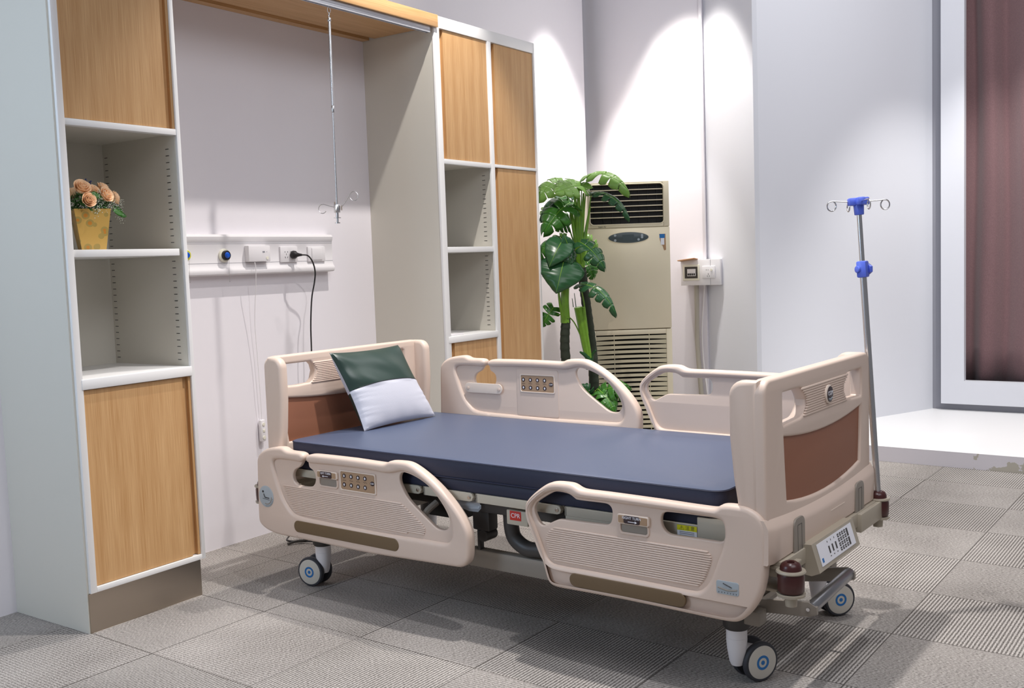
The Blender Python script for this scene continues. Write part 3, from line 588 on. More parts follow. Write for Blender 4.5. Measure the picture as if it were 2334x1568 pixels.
def turn(rail, P, LBL, word, arrow, u=-.516):
    w1, w0 = P[0][0], P[1][0]; zt, zm = P[0][1], P[3][1]; zb = P[6][1]
    hd = plate('turn_handle', [rrect(w0, w1, zm - .002, zt + .002, .006)], .007, .003, lambda v: Vector((u - .004 + v.z, v.x, v.y)), 'beigelite', rail)
    plate('handle_face', [rrect(w0 + .004, w1 - .004, zm + .002, zt - .002, .004)], .001, .0005, lambda v: Vector((u - .0112 + v.z, v.x, v.y)), 'tan', rail)
    plate('handle_pocket', [rrect(w0 + .010, w1 - .010, zb, zm - .001, .010)], .002, .001, lambda v: Vector((u + .0015 + v.z, v.x, v.y)), 'frameg', rail)
    plate('pocket_rim', [rrect(w0 + .002, w1 - .002, zb - .008, zm, .014), rrect(w0 + .009, w1 - .009, zb, zm + .01, .009)], .004, .002, lambda v: Vector((u + .0 + v.z, v.x, v.y)), 'beige', rail)
    l0, l1 = LBL[1][0], LBL[0][0]; zl0, zl1 = (LBL[2][1] + LBL[3][1]) / 2, (LBL[0][1] + LBL[1][1]) / 2; wc = (l0 + l1) / 2; zc = (zl0 + zl1) / 2
    lb = plate('turn_label', [rrect(l0, l1, zl0 + .001, zl1 - .001, .007)], .0006, .0002, lambda v: Vector((u - .0127 + v.z, v.x, v.y)), 'dark', rail)
    text('lettering', word, .0125, facemx(u - .0135, wc, zc + .006), 'white', rail)
    bm = bmesh.new(); d = arrow   # +1: towards head
    box(bm, u - .0142, u - .0133, wc - .014, wc + .014, zc - .0075, zc - .0055)
    t0 = wc + d * .016; vs = [bm.verts.new((u - .0140, t0 + d * .006, zc - .0065)), bm.verts.new((u - .0140, t0 - d * .003, zc - .0015)), bm.verts.new((u - .0140, t0 - d * .003, zc - .0115))]; bm.faces.new(vs)
    link('arrow', bm, 'white', rail)
turn(nh_, HR_TURN, HR_LBL, 'LEFT TURN', 1); turn(nf_, FR_TURN, FR_LBL, 'RIGHT TURN', -1)
def keypad(rail, P, B, u, s):
    ws = [p[0] for p in P]; zs = [p[1] for p in P]; w0, w1, z0, z1 = min(ws), max(ws), min(zs), max(zs)
    mp = lambda off: (lambda v: Vector((u + s * off + v.z, v.x, v.y)))
    kp = plate('keypad', [rrect(w0 - .005, w1 + .005, z0 - .005, z1 + .005, .006), rrect(w0, w1, z0, z1, .008)], .003, .0014, mp(.002), 'beigelite', rail)
    plate('keypad_face', [rrect(w0, w1, z0, z1, .008)], .0012, .0005, mp(.0012), 'tan', rail)
    bm3 = bmesh.new()
    for i, (w, z) in enumerate(B):
        if i < 8:
            bm = bmesh.new(); bm2 = bmesh.new(); cyl(bm, (u + s * .002, w, z), (u + s * .0034, w, z), .0098, seg=20)
            r = .0062; vs = [bm2.verts.new((u + s * .0039, w + r * dx, z + r * dz)) for dx, dz in ((0, 1.1), (.95, -.1 if i < 4 else .1), (.5, -.1 if i < 4 else .1), (.45, -.8), (-.45, -.8), (-.5, -.1), (-.95, -.1))] if i < 4 else \
                [bm2.verts.new((u + s * .0039, w + r * dx, z + r * dz)) for dx, dz in ((0, -1.1), (.95, .1), (.5, .1), (.45, .8), (-.45, .8), (-.5, .1), (-.95, .1))]
            bm2.faces.new(vs); link('key', bm, 'dark', rail); link('key_arrow', bm2, 'white', rail)
            if i < 4:
                zz = (z + B[i + 4][1]) / 2 + .001
                for k in range(4): box(bm3, u + s * .0022, u + s * .0032, w - .010 + k * .0055, w - .006 + k * .0055, zz - .0008 + (k % 2) * .0012 * (i - 1), zz + .0006 + (k % 2) * .0012 * (i - 1))
        else:
            plate('light_key', [circ(w, z, .0125, 20, .0095)], .0008, .0003, mp(.0028), 'dark', rail); text('lettering', 'CGM', .009, facemx(u + s * .004, w, z, s), 'white', rail)
    link('key_icons', bm3, 'dark', rail)
keypad(nh_, HR_CTRL, HR_BTN, -.516, -1)
# backrest angle dial and tilt gauge on the near rails
dw, dz = HR_DIAL[0]; di = LT('angle_dial', [(0, 0), (.049, 0), (.049, .003), (.046, .004), (0, .004)], 'gauge', nh_, (-.530, dw + .004, dz), 40, (-1, 0, 0))
bm = bmesh.new(); X0 = -.5345
def pline(bm, a, b, r): tube(bm, [(X0, dw - a[0], dz + a[1]), (X0, dw - b[0], dz + b[1])], r, 6)
pline(bm, (-.018, .012), (-.010, -.004), .0022); pline(bm, (-.010, -.004), (.018, -.006), .0022); pline(bm, (-.026, -.010), (.02, -.014), .0009); cyl(bm, (X0 + .001, dw + .022, dz + .022), (X0 - .001, dw + .022, dz + .022), .005, seg=16)
for k in range(9): an = R(-100 + k * 11); pline(bm, (.041 * math.cos(an), .041 * math.sin(an)), (.044 * math.cos(an), .044 * math.sin(an)), .0008)
link('dial_marks', bm, 'black', nh_)
TB('dial_groove', [(X0 + .0005, dw - .034 * math.cos(R(-110 + k * 10)), dz + .034 * math.sin(R(-110 + k * 10))) for k in range(12)], .0022, 'frameg', nh_, 6)
g0, g1 = .088, .166; gz0, gz1 = .367, .411
gg = plate('tilt_gauge', [rrect(g0, g1, gz0, gz1, .008)], .003, .001, lambda v: Vector((-.5295 + v.z, v.x, v.y)), 'gauge', nf_)
bm = bmesh.new(); tube(bm, [(-.533, .142, .403), (-.533, .112, .392)], .0018, 6)
for k in range(7): box(bm, -.5330, -.5322, .096 + k * .010, .0975 + k * .010, .371, .375)
link('gauge_marks', bm, 'black', nf_)
TB('gauge_tube', smooth_pts([(-.532, .160, .388), (-.532, .127, .382), (-.532, .094, .387)], 5), .0032, 'frameg', nf_, 8)
# far rails: the same pair, raised
wfH = lambda w: -.116 + .948 * w; zfH = lambda z: .722 + .94 * (z - .384)
wfF = lambda w: .80 + .965 * (w - .70); zfF = lambda z: .976 + .95 * (z - .661)
fh_ = side_rail(HR_OUT, [HR_HOLE], HR_REC, 1, wfH, zfH, rim=HR_RIM, label='raised far side rail at the head')
ff_ = side_rail(FR_OUT, [FR_HA], FR_REC, 1, wfF, zfF, label='raised far side rail at the foot')
keypad(fh_, [(1.684, .900), (1.489, .821)], [(1.669 - .042 * (i % 4), .878 - .038 * (i // 4)) for i in range(8)] + [(1.506, .860)], .494, -1)
# inner cover plate and bottle bracket on the far head rail
plate('inner_cover', [rrect(1.466, 1.712, .70, .930, .012)], .002, .0015, lambda v: Vector((.4945 + v.z, v.x, v.y)), 'beige', fh_)
bk = plate('bottle_bracket', [rrect(1.795, 2.032, .800, .850, .024)], .003, .0015, lambda v: Vector((.484 + v.z - (.02 if abs(v.x - 1.913) < .075 else 0), v.x, v.y)), 'beigelite', fh_)
for w in (1.815, 2.012): bm = bmesh.new(); cyl(bm, (.4805, w, .823), (.478, w, .823), .0085, seg=16, bev=.0008); link('bracket_screw', bm, 'beige', fh_)
# support arms of the rails
def arm(w, u, z0, z1, m='frame'):
    bm = bmesh.new(); tube(bm, smooth_pts([(u * .86, w, z0), (u * .97, w + .015, (z0 + z1) / 2), (u, w, z1)], 4), .014, 8); link('rail_arm', bm, 'frameg', bed)
for w in (.35, .62): arm(w, -.49, .49, .42); arm(w, .50, .46, .66)
for w in (1.45, 1.95): arm(w, -.49, .49, .42); arm(w - .25, .50, .46, .66)

# foot board --------------------------------------------------------
def board(name, w, half, holes_rib, brown, u0, u1, z0, z1, s, wing, label):
    """s: direction (in y) the flanges run"""
    mp = lambda v: Vector((v.x, w + v.z, v.y))
    ou = rrect(u0, u1, z0, z1, .045, 6)
    bd = plate(name, [ou] + holes_rib + [brown], half, .011, mp, 'beige', bed, label, res=4)
    for uu in (u0 + .022, u1 - .022):
        pl = [(w, z0 - .0), (w, z1 - .002)] + [(w + s * wing * math.cos(R(90 - 15 * k)) if k else w + s * wing * .0, z1 - .002) for k in range(0)] + \
            [(w + s * (wing - .05 + .05 * math.sin(R(15 * k))), z1 - .052 + .05 * math.cos(R(15 * k))) for k in range(7)] + [(w + s * wing, .87), (w + s * (wing - .012), .74), (w + s * (wing - .03), .62), (w + s * (wing - .045), z0)]
        plate('board_flange', [pl], .024, .018, lambda v, uu=uu: Vector((uu + v.z, v.x, v.y)), 'beige', bd, res=4)
    return bd
def arc(a, m_, c_, n=10):   # parabola through three points
    return [(a[0] + (c_[0] - a[0]) * k / n, a[1] * (1 - k / n) + c_[1] * k / n + 4 * (k / n) * (1 - k / n) * (m_ - (a[1] + c_[1]) / 2)) for k in range(n + 1)]
def brownpoly(g=0): return arc((-.361 - g, .860 + g), .833 + g, (.394 + g, .862 + g)) + [(.384 + g, .75)] + arc((.374 + g, .652 - g), .617 - g, (-.342 - g, .647 - g)) + [(-.352 - g, .75)]
HOLE = [(-.368, 1.0), (-.364, 1.003), (-.222, 1.002), (-.205, .996), (-.178, .975), (-.163, .955), (-.166, .935), (-.185, .918), (-.205, .908), (-.225, .903), (-.364, .898), (-.368, .902)]
fb = board('footboard', .024, .024, [HOLE, [(-u + .03, z) for u, z in HOLE]], brownpoly(), -.512, .492, .475, 1.058, 1, .10, None)
plate('brown_insert', [brownpoly(.012)], .008, .002, lambda v: Vector((v.x, .018 + v.z, v.y)), 'brown', fb, 'red-brown inset panel')
FB_R = [(-.215, .998), (.245, .998), (.222, .955), (.24, .92), (.25, .905), (.235, .899), (-.205, .893), (-.22, .905), (-.175, .93), (-.165, .958)]
bm = bmesh.new(); ribs(bm, [(-.222, 1.0), (.252, 1.0), (.205, .965), (.200, .94), (.235, .90), (-.205, .90), (-.168, .94), (-.172, .965)], .0083, .0046, lambda u, z: (u, .0005, z)); link('ribbed_panel', bm, 'beige', fb)
# apron
bm = bmesh.new(); rows = []
for k in range(25):
    x = -.528 + 1.034 * k / 24; u = (x + .011) / .517; zc = .570 + .028 * u * u; f = 1 if 0 < k < 24 else .75
    if k in (1, 23): x += .006 * (-1 if k == 1 else 1)
    rows.append([bm.verts.new((x, .014 + (y - .014) * f, .53 + (z - .53) * (1 if f == 1 else .97))) for y, z in ((.052, .478), (-.013, .478), (-.018, .484), (-.020, zc - .012), (-.0185, zc - .003), (-.015, zc + .004), (.001, zc + .026), (.052, zc + .026))])
for A, B in zip(rows, rows[1:]):
    for q in range(8): bm.faces.new((A[q], A[(q + 1) % 8], B[(q + 1) % 8], B[q]))
bm.faces.new(rows[0]); bm.faces.new(rows[-1][::-1]); link('lower_apron', bm, 'beige', fb)
bd_ = LT('maker_badge', [(0, 0), (.033, 0), (.033, .005), (.029, .008), (0, .008)], 'beigelite', fb, (.026, -.003, .951), 36, (0, -1, 0))
plate('badge_face', [circ(.026, .951, .0275, 36)], .001, .0004, lambda v: Vector((v.x, -.0118 + v.z, v.y)), 'dark', fb)
text('lettering', 'CGM', .021, Matrix(((1, 0, 0, .026), (0, 0, -1, -.0133), (0, 1, 0, .954), (0, 0, 0, 1))), 'white', fb)
bm = bmesh.new(); tube(bm, [(.008, -.0132, .936), (.026, -.0132, .934), (.044, -.0132, .938)], .0016, 6); tube(bm, [(.014, -.0132, .931), (.038, -.0132, .931)], .0010, 6); link('badge_swoosh', bm, 'gauge', fb)
BX('apron_mark', (.0, .14, -.0206, -.0190, .540, .543), 'beigelite', fb)
for u0_, u1_ in ((-.349, -.256), (.252, .344)):
    sl = plate('mounting_slot', [rrect(u0_, u1_, .40, .588, .028)], .004, .002, lambda v: Vector((v.x, -.0205 + v.z, v.y)), 'frameg', fb)
    BX('slot_line', [((u0_ + u1_) / 2 - .018, (u0_ + u1_) / 2 - .0165, -.0252, -.0235, .40, .565), ((u0_ + u1_) / 2 + .0165, (u0_ + u1_) / 2 + .018, -.0252, -.0235, .40, .565), ((u0_ + u1_) / 2 - .018, (u0_ + u1_) / 2 + .018, -.0252, -.0235, .5635, .565)], 'darkm', fb)
# head board
HBH = HB_HOLE
hb_ = board('headboard', 2.385, .022, [HB_HOLE, [(-u - .02, z) for u, z in HB_HOLE]], arc((-.415, .868), .843, (.395, .868)) + [(.375, .72), (.372, .66), (-.392, .66), (-.40, .72)], -.488, .520, .475, 1.062, -1, .095, None)
plate('brown_insert', [[(-.422, .876), (-.01, .853), (.402, .876), (.38, .65), (-.40, .65)]], .008, .002, lambda v: Vector((v.x, 2.385 + v.z, v.y)), 'brown', hb_, 'red-brown inset panel')
bm = bmesh.new(); ribs(bm, [(-.24, 1.02), (.22, 1.02), (.19, .975), (.205, .94), (.235, .915), (-.255, .915), (-.225, .94), (-.21, .975)], .0083, .0046, lambda u, z: (u, 2.363, z)); link('ribbed_panel', bm, 'beige', hb_)

# bed base -----------------------------------------------------------
for s in (-1, 1):
    segs = ((.10, .792), (.808, 1.207), (1.222, 1.478), (1.492, 2.30))
    for i, (a, b) in enumerate(segs):
        u = s * .457
        r = plate('deck_rail', [[(b, .527), (b, .561), (a + .018, .561), (a + .006, .557), (a, .544), (a + .006, .531), (a + .018, .527)] if i in (1, 2, 3) else rrect(a, b, .527, .561, .002)], .010, .0015, lambda v, u=u: Vector((u + v.z, v.x, v.y)), 'frame', bed)
        if i: cy = bmesh.new(); cyl(cy, (u + s * .008, a + .018, .544), (u + s * .0125, a + .018, .544), .0075, seg=18, bev=.001); link('hinge_bolt', cy, 'steel', r)
        if i < 3: cy = bmesh.new(); box(cy, u - .011 if s < 0 else u + .009, u - .009 if s < 0 else u + .011, b - .006, b - .004, .528, .560); link('joint_line', cy, 'darkm', r)
BXs('deck_panel', [(-.446, .446, a, b, .545, .558) for a, b in ((.12, .79), (.81, 1.205), (1.225, 1.475), (1.495, 2.29))], 'frame', bed)
BX('foot_end_cover', (-.47, -.44, .06, .262, .50, .59), 'frame', bed, bev=.004)
BX('foot_side_cover', [(-.466, -.450, .262, .79, .505, .532)], 'frame', bed, bev=.002)
lab = BX('caution_label', (-.4705, -.4693, .262, .335, .515, .556), 'white', bed)
BX('label_band', (-.4712, -.4704, .262, .335, .538, .556), 'yellow', lab)
text('lettering', '\u26a0 \u6ce8 \u610f', .015, facemx(-.4714, .2985, .5468), 'dark', lab, .0001)
BX('label_lines', [(-.4712, -.4704, .272, .326, z, z + .0025) for z in (.520, .5265, .532)], 'grey', lab)
# dark lifting frame
bm = bmesh.new()
for s in (-1, 1): box(bm, s * .33 - .02, s * .33 + .02, .15, 2.25, .462, .515, bev=.004)
for w in (.3, .72, 1.15, 1.6, 2.1): box(bm, -.33, .33, w - .018, w + .018, .47, .51, bev=.003)
link('mattress_frame', bm, 'darkm', bed)
bm = bmesh.new(); box(bm, -.415, -.385, .80, 1.27, .475, .526, bev=.006)
bm.verts.ensure_lookup_table(); link('release_beam', bm, 'darkm', bed)
cp_ = BX('release_label_holder', (-.4475, -.405, .975, 1.075, .455, .512), 'frame', bed, bev=.004); pl_ = BX('release_label', (-.4487, -.4472, 1.005, 1.058, .474, .510), 'red', cp_, bev=.0005)
text('lettering', 'CPR', .024, facemx(-.4489, 1.031, .492), 'white', cp_)
# curved lift arms
for s in (-1, 1):
    bm = bmesh.new(); pts = smooth_pts([(s * .37, 1.115, .50), (s * .37, 1.112, .42), (s * .37, 1.095, .375), (s * .37, 1.04, .345), (s * .37, .97, .348), (s * .37, .88, .355)], 6)
    tube(bm, pts, .030, 12); link('lift_arm', bm, 'darkm', bed)
    bm = bmesh.new(); tube(bm, [(s * .36, 1.95, .47), (s * .36, 1.80, .36), (s * .36, 1.62, .29)], .022, 10); tube(bm, [(s * .36, .90, .35), (s * .36, .7, .30), (s * .36, .5, .27)], .022, 10); link('lift_link', bm, 'darkm', bed)
bm = bmesh.new(); box(bm, -.40, -.34, 1.20, 1.285, .395, .515, bev=.008); box(bm, -.385, -.36, 1.26, 1.275, .30, .40, bev=.003); cyl(bm, (-.40, 1.235, .375), (-.33, 1.235, .375), .024, bev=.003); link('hinge_bracket', bm, 'darkm', bed)
for w in (1.42, .62): bm = bmesh.new(); cyl(bm, (0, w, .45), (0, w + .35, .36), .028, bev=.004); box(bm, -.045, .045, w - .09, w, .40, .50, bev=.008); link('actuator', bm, 'black', bed)
bm = bmesh.new(); box(bm, -.15, .12, 1.55, 1.75, .34, .42, bev=.01); link('control_box', bm, 'black', bed)
# floor frame
bm = bmesh.new()
for s in (-1, 1): box(bm, s * .365 - .022, s * .365 + .022, .16, 2.22, .240, .312, bev=.005)
for w in (.17, 2.20): box(bm, -.37, .37, w - .025, w + .025, .245, .305, bev=.005)
link('base_frame', bm, 'frameg', bed)
# bottom beam and nurse panel at the foot
bm = bmesh.new(); box(bm, -.46, .47, -.030, .06, .425, .478, bev=.004); box(bm, .25, .50, -.045, .05, .405, .475, bev=.005); link('foot_beam', bm, 'beam', bed)
npn = empty('nurse_panel', (0, 0, 0)); npn.parent = bed
bm = bmesh.new(); pr = [(.04, .484), (-.050, .490), (-.078, .398), (-.05, .385), (.04, .395)]
A = [bm.verts.new((-.27, y, z)) for y, z in pr]; B = [bm.verts.new((.13, y, z)) for y, z in pr]; bm.faces.new(A); bm.faces.new(B[::-1])
for i in range(5): bm.faces.new((A[i], B[i], B[(i + 1) % 5], A[(i + 1) % 5]))
link('panel_housing', bm, 'beam', npn)
p0, p1 = Vector((0, -.0515, .488)), Vector((0, -.0775, .402)); dn = (p1 - p0).normalized(); nn = Vector((0, -dn.z * -1, 0)); nn = Vector((1, 0, 0)).cross(dn).normalized(); nn = nn if nn.y < 0 else -nn
def pp(u, t, h): return Vector((u, 0, 0)) + p0 + dn * t + nn * h
def pbox(bm, u0, u1, t0, t1, h0, h1):
    vs = [bm.verts.new(pp(u, t_, h)) for u in (u0, u1) for t_ in (t0, t1) for h in (h0, h1)]
    for f in ((0, 1, 3, 2), (4, 6, 7, 5), (0, 4, 5, 1), (2, 3, 7, 6), (0, 2, 6, 4), (1, 5, 7, 3)): bm.faces.new([vs[i] for i in f])
bm = bmesh.new(); pbox(bm, -.238, .095, .006, .080, 0, .0015); link('panel_face', bm, 'white', npn)
bm = bmesh.new()
for i in range(3): pbox(bm, -.150 + i * .032, -.139 + i * .032, .032, .056, .0015, .0022)
for i in range(5):
    for j in range(4 if i < 4 else 2):
        u = -.052 + i * .022
        if i < 4: pbox(bm, u, u + .014, .014 + j * .0155, .0255 + j * .0155, .0015, .0022)
        else: pbox(bm, u, u + .014, .014 + j * .031, .041 + j * .031, .0015, .0022)
for i in range(3): pbox(bm, -.149 + i * .032, -.145 + i * .032, .014, .020, .0015, .002); pbox(bm, -.150 + i * .032, -.142 + i * .032, .064, .067, .0015, .002)
link('panel_keys', bm, 'darkm', npn)
bm = bmesh.new()
for i in range(4):
    for j in range(4): pbox(bm, -.052 + i * .022 + .005, -.052 + i * .022 + .010, .018 + j * .0155, .0215 + j * .0155, .0022, .0026)
link('key_icons', bm, 'white', npn)
bm = bmesh.new(); pbox(bm, -.226, -.212, .056, .070, .0015, .002); link('panel_logo', bm, 'blue', npn)
# corner bumpers
def bumper(u, w, z, big=True):
    b_ = LT('corner_bumper', [(0, .022), (.036, .022), (.041, .028), (.042, .05), (.042, .076), (.039, .085), (0, .085)], 'bumper', bed, (u, w, z), 32)
    LT('bumper_cap', [(0, .110), (.011, .111), (.012, .118), (.018, .120), (.028, .114), (.033, .105), (.034, .094), (0, .094)], 'bumper', b_, (u, w, z), 32)
    LT('bumper_plate', [(0, .085), (.044, .085), (.047, .089), (.045, .094), (0, .095)], 'beam', b_, (u, w, z), 32)
    LT('bumper_base', [(0, -.022), (.018, -.022), (.020, .008), (.044, .012), (.045, .020), (0, .022)], 'beam', b_, (u, w, z), 32)
bumper(-.468, -.058, .368); bumper(.52, -.02, .388); bumper(-.478, 2.455, .375); bumper(.48, 2.455, .375)
for u, w, s in ((-.468, -.058, -1), (.52, -.02, 1)): BXs('bumper_bracket', [(min(u, u - s * .12), max(u, u - s * .12), w + .01, .05, z_, z_ + .01) for z_ in (.380, .453)], 'beam', bed, .003)
for u, s in ((-.478, -1), (.48, 1)): BX('bumper_bracket', (min(u - s * .02, u - s * .14), max(u - s * .02, u - s * .14), 2.36, 2.48, .43, .455), 'beam', bed, .004)
bm = bmesh.new(); box(bm, -.45, .45, 2.37, 2.42, .42, .48, bev=.004); link('head_beam', bm, 'beam', bed)
# castors
def castor(u, w, ang_world, r=.068, trail=.07):
    c_ = empty('castor', (u, w, 0)); c_.parent = bed
    LT('collar', [(0, .19), (.040, .19), (.046, .20), (.047, .235), (.040, .27), (0, .27)], 'darkm', c_, seg=28)
    a = ang_world - BT; ax = Vector((math.cos(a), math.sin(a), 0)); tr = Vector((-ax.y, ax.x, 0))
    if tr.dot(castor.away) < 0: tr = -tr
    ctr = tr * trail + Vector((0, 0, r))
    LT('stem', [(0, .060), (.020, .062), (.026, .075), (.033, .12), (.0355, .150), (.0355, .158), (.0345, .1585), (.0355, .159), (.0355, .19), (0, .19)], 'gauge' if 0 else 'whiteplastic', c_, seg=28)
    bm = bmesh.new(); cyl(bm, ctr - ax * .02, ctr + ax * .02, r * .62, seg=24); box(bm, -.026, .026, -.012, .012, .06, .12, mx=Matrix.Translation(tr * .04)); link('fork', bm, 'whiteplastic', c_)
    for s in (-1, 1):
        o_ = ctr + ax * s * .031
        wl = LT('wheel', [(r * .80, -.010), (r * .93, -.012), (r * .99, -.006), (r, 0), (r * .99, .006), (r * .94, .011), (r * .80, .0125), (0, .0115)] , 'tyre', c_, o_, 40, ax * s)
        LT('wheel_disc', [(0, .0155), (r * .72, .0150), (r * .83, .0125), (r * .83, .009), (0, .009)], 'disc', c_, o_, 40, ax * s)
        bm = bmesh.new(); lathe(bm, [(r * .24, .0150), (r * .24, .0162), (r * .36, .0162), (r * .36, .0150), (r * .24, .0150)], o_, 32, ax * s); lathe(bm, [(0, .0165), (r * .11, .0163), (r * .11, .0150)], o_, 20, ax * s); link('ring_mark', bm, 'blue', c_)
castor.away = Vector((1, -.4, 0)); castor(-.345, .185, R(239), .069, .072)
castor.away = Vector((1, -.6, 0)); castor(.414, .185, R(230), .069, .075)
castor.away = Vector((-.3, 1, 0)); castor(-.358, 2.215, R(189), .069, .05)
castor.away = Vector((-.3, 1, 0)); castor(.366, 2.205, R(200), .069, .06)
# brake pedal
bm = bmesh.new(); cyl(bm, (-.35, .13, .262), (.35, .13, .262), .014, seg=6); link('pedal_shaft', bm, 'frameg', bed)
pd = bmesh.new(); cyl(pd, (-.300, -.055, .285), (.080, -.055, .302), .021, bev=.004); po = link('brake_pedal', pd, 'pedal', bed)
for u, zz in ((-.295, .283), (.075, .30)):
    plate('pedal_arm', [[(.15, .240), (.15, .285), (-.05, zz + .024), (-.078, zz + .01), (-.078, zz - .015), (-.05, zz - .026)]], .007, .002, lambda v, u=u: Vector((u + v.z, v.x, v.y)), 'frameg', po)
bm = bmesh.new(); cyl(bm, (-.304, -.05, .283), (-.308, -.05, .283), .006, seg=16); link('pedal_bolt', bm, 'chrome', po)
BXs('shaft_clamp', [(-.37, -.31, .09, .17, .215, .265), (.31, .37, .09, .17, .215, .265)], 'frameg', bed, .006)
BX('scale_sticker', (-.432, -.430, .13, .19, .265, .29), 'white', bed)
# crumpled film hanging from the frame
bm = bmesh.new(); rnd = random.Random(4)
for k in range(3):
    P_ = [[Vector((-.43 - .012 * rnd.random() * i, 1.21 + .045 * j + .01 * rnd.random(), .505 + .01 * k - .012 * i + .008 * rnd.random())) for j in range(4)] for i in range(3)]
    V = [[bm.verts.new(p) for p in row] for row in P_]
    for i in range(2):
        for j in range(3): bm.faces.new((V[i][j], V[i + 1][j], V[i + 1][j + 1], V[i][j + 1]))
link('plastic_wrap', bm, 'plastic_film', bed, 'scrap of clear plastic film')

# mattress (top-level, lies on the deck) --------------------------------
mt = empty('mattress', BO, BT, 'navy-blue vinyl mattress lying on the hospital bed', 'mattress')
def layer(x0_, x1_, y0_, y1_, z0_, z1_, rc, rb, crown):
    bm = bmesh.new(); base = rrect(x0_, x1_, y0_, y1_, rc, 8); n = len(base); lv = []
    prof_ = [(rb, 0), (rb * .3, rb * .3), (0, rb)] ; zz = [(rb, z0_), (rb * .3, z0_ + rb * .3), (0, z0_ + rb), (0, z1_ - rb), (rb * .3, z1_ - rb * .3), (rb, z1_)]
    cx_, cy_ = (x0_ + x1_) / 2, (y0_ + y1_) / 2; hx, hy = (x1_ - x0_) / 2, (y1_ - y0_) / 2
    for ins, z in zz: lv.append([bm.verts.new((cx_ + (x - cx_) * (1 - ins / hx), cy_ + (y - cy_) * (1 - ins / hy), z)) for x, y in base])
    for A, B in zip(lv, lv[1:]):
        for k in range(n): bm.faces.new((A[k], A[(k + 1) % n], B[(k + 1) % n], B[k]))
    bm.faces.new(lv[0]); prev = lv[-1]
    for f in (.93, .8, .6, .35, .12):
        z = z1_ + crown * (1 - f * f) ** .8; cur_ = [bm.verts.new((cx_ + (v.co.x - cx_) * f if False else cx_ + (base[k][0] - cx_) * f, cy_ + (base[k][1] - cy_) * f, z)) for k, v in enumerate(prev)]
        for k in range(n): bm.faces.new((prev[k], prev[(k + 1) % n], cur_[(k + 1) % n], cur_[k]))
        prev = cur_
    bm.faces.new(prev); return bm
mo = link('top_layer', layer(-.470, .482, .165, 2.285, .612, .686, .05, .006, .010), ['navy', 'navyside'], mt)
for p in mo.data.polygons: p.material_index = 0 if p.normal.z > .75 else 1  # upward faces get the lightened gloss colour, sides stay dark
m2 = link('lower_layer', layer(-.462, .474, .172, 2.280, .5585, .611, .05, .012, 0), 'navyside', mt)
lp = rrect(-.4705, .4825, .1645, 2.2855, .05, 8)
TB('piping', [(x, y, .681) for x, y in lp], .0016, 'navyside', mt, 6, True)
TB('piping', [(x, y, .613) for x, y in lp], .0026, 'navyside', mt, 6, True)

# cushion leaning on the head board -------------------------------------
def blp(a, b, c_, d, u, v): return a * (1 - u) * (1 - v) + b * u * (1 - v) + c_ * u * v + d * (1 - u) * v
cA, cB, cC, cD = Vector((-.150, 2.125, .690)), Vector((.345, 2.120, .690)), Vector((.255, 2.272, 1.055)), Vector((-.215, 2.265, 1.058))
cn = (cB - cA).cross(cD - cA).normalized(); cn = cn if cn.y < 0 else -cn
def cush(side):
    def f(u, v):
        a, b = 2 * u - 1, 2 * v - 1
        pinch = .035 * (1 - (abs(a) ** 2.2) * 0 - 0)
        # sides bow inwards between the corners
        uu = .5 + (u - .5) * (1 - .07 * (1 - b * b)); vv = .5 + (v - .5) * (1 - .05 * (1 - a * a))
        p = blp(cA, cB, cC, cD, uu, vv)
        t_ = max(0, (1 - a * a) * (1 - b * b)) ** .42
        wr = .0035 * math.sin(v * 60 + 9 * u) * math.exp(-6 * u) + .004 * math.sin(9 * u + 14 * v) * (1 if v > .5 else .3) + .003 * math.sin(40 * u + 6 * v) * math.exp(-7 * v)
        if v < .5: wr = .0022 * math.sin(v * 80 + 9 * u + 2 * math.sin(v * 31)) * math.exp(-9 * u) + .0018 * math.sin(v * 60 - 8 * u + 2 * math.sin(v * 23)) * math.exp(-10 * (1 - u)) + .0016 * math.sin(30 * u + 4 * v + 3) * math.exp(-10 * v)
        else: wr = .004 * math.sin(v * 22 + 6 * u) * math.exp(-2.5 * u) + .003 * math.sin(12 * u + 9 * v)
        th = (.066 * t_ + wr * min(1, 5 * t_)) if side > 0 else .078 * t_
        q_ = p + cn * side * th
        return q_
    return f
pi_ = empty('cushion', BO, BT, 'square cushion, dark green leather above pale grey cloth, leaning on the bed headboard', 'cushion')
NV = 56
f1 = cush(1); fw_ = lambda u, v: f1(u, v + .14 * .25 * math.sin(math.pi * u) * 4 * v * (1 - v))
bm = bmesh.new(); grid(bm, fw_, NV, NV); co = link('cushion_front', bm, ['fabric', 'leather'], pi_)
for i, p in enumerate(co.data.polygons):
    u_, v_ = (i // NV) / NV, (i % NV) / NV
    p.material_index = 1 if v_ > .4999 else 0
bm = bmesh.new(); grid(bm, cush(-1), 40, 40); cb_ = link('cushion_back', bm, ['fabric', 'leather'], pi_)
for i, p in enumerate(cb_.data.polygons): p.material_index = 1 if (i % 40) < 19 else 0
TB('seam', [fw_(k / 40, .5) + cn * .0006 for k in range(41)], .0014, 'black', pi_, 6)

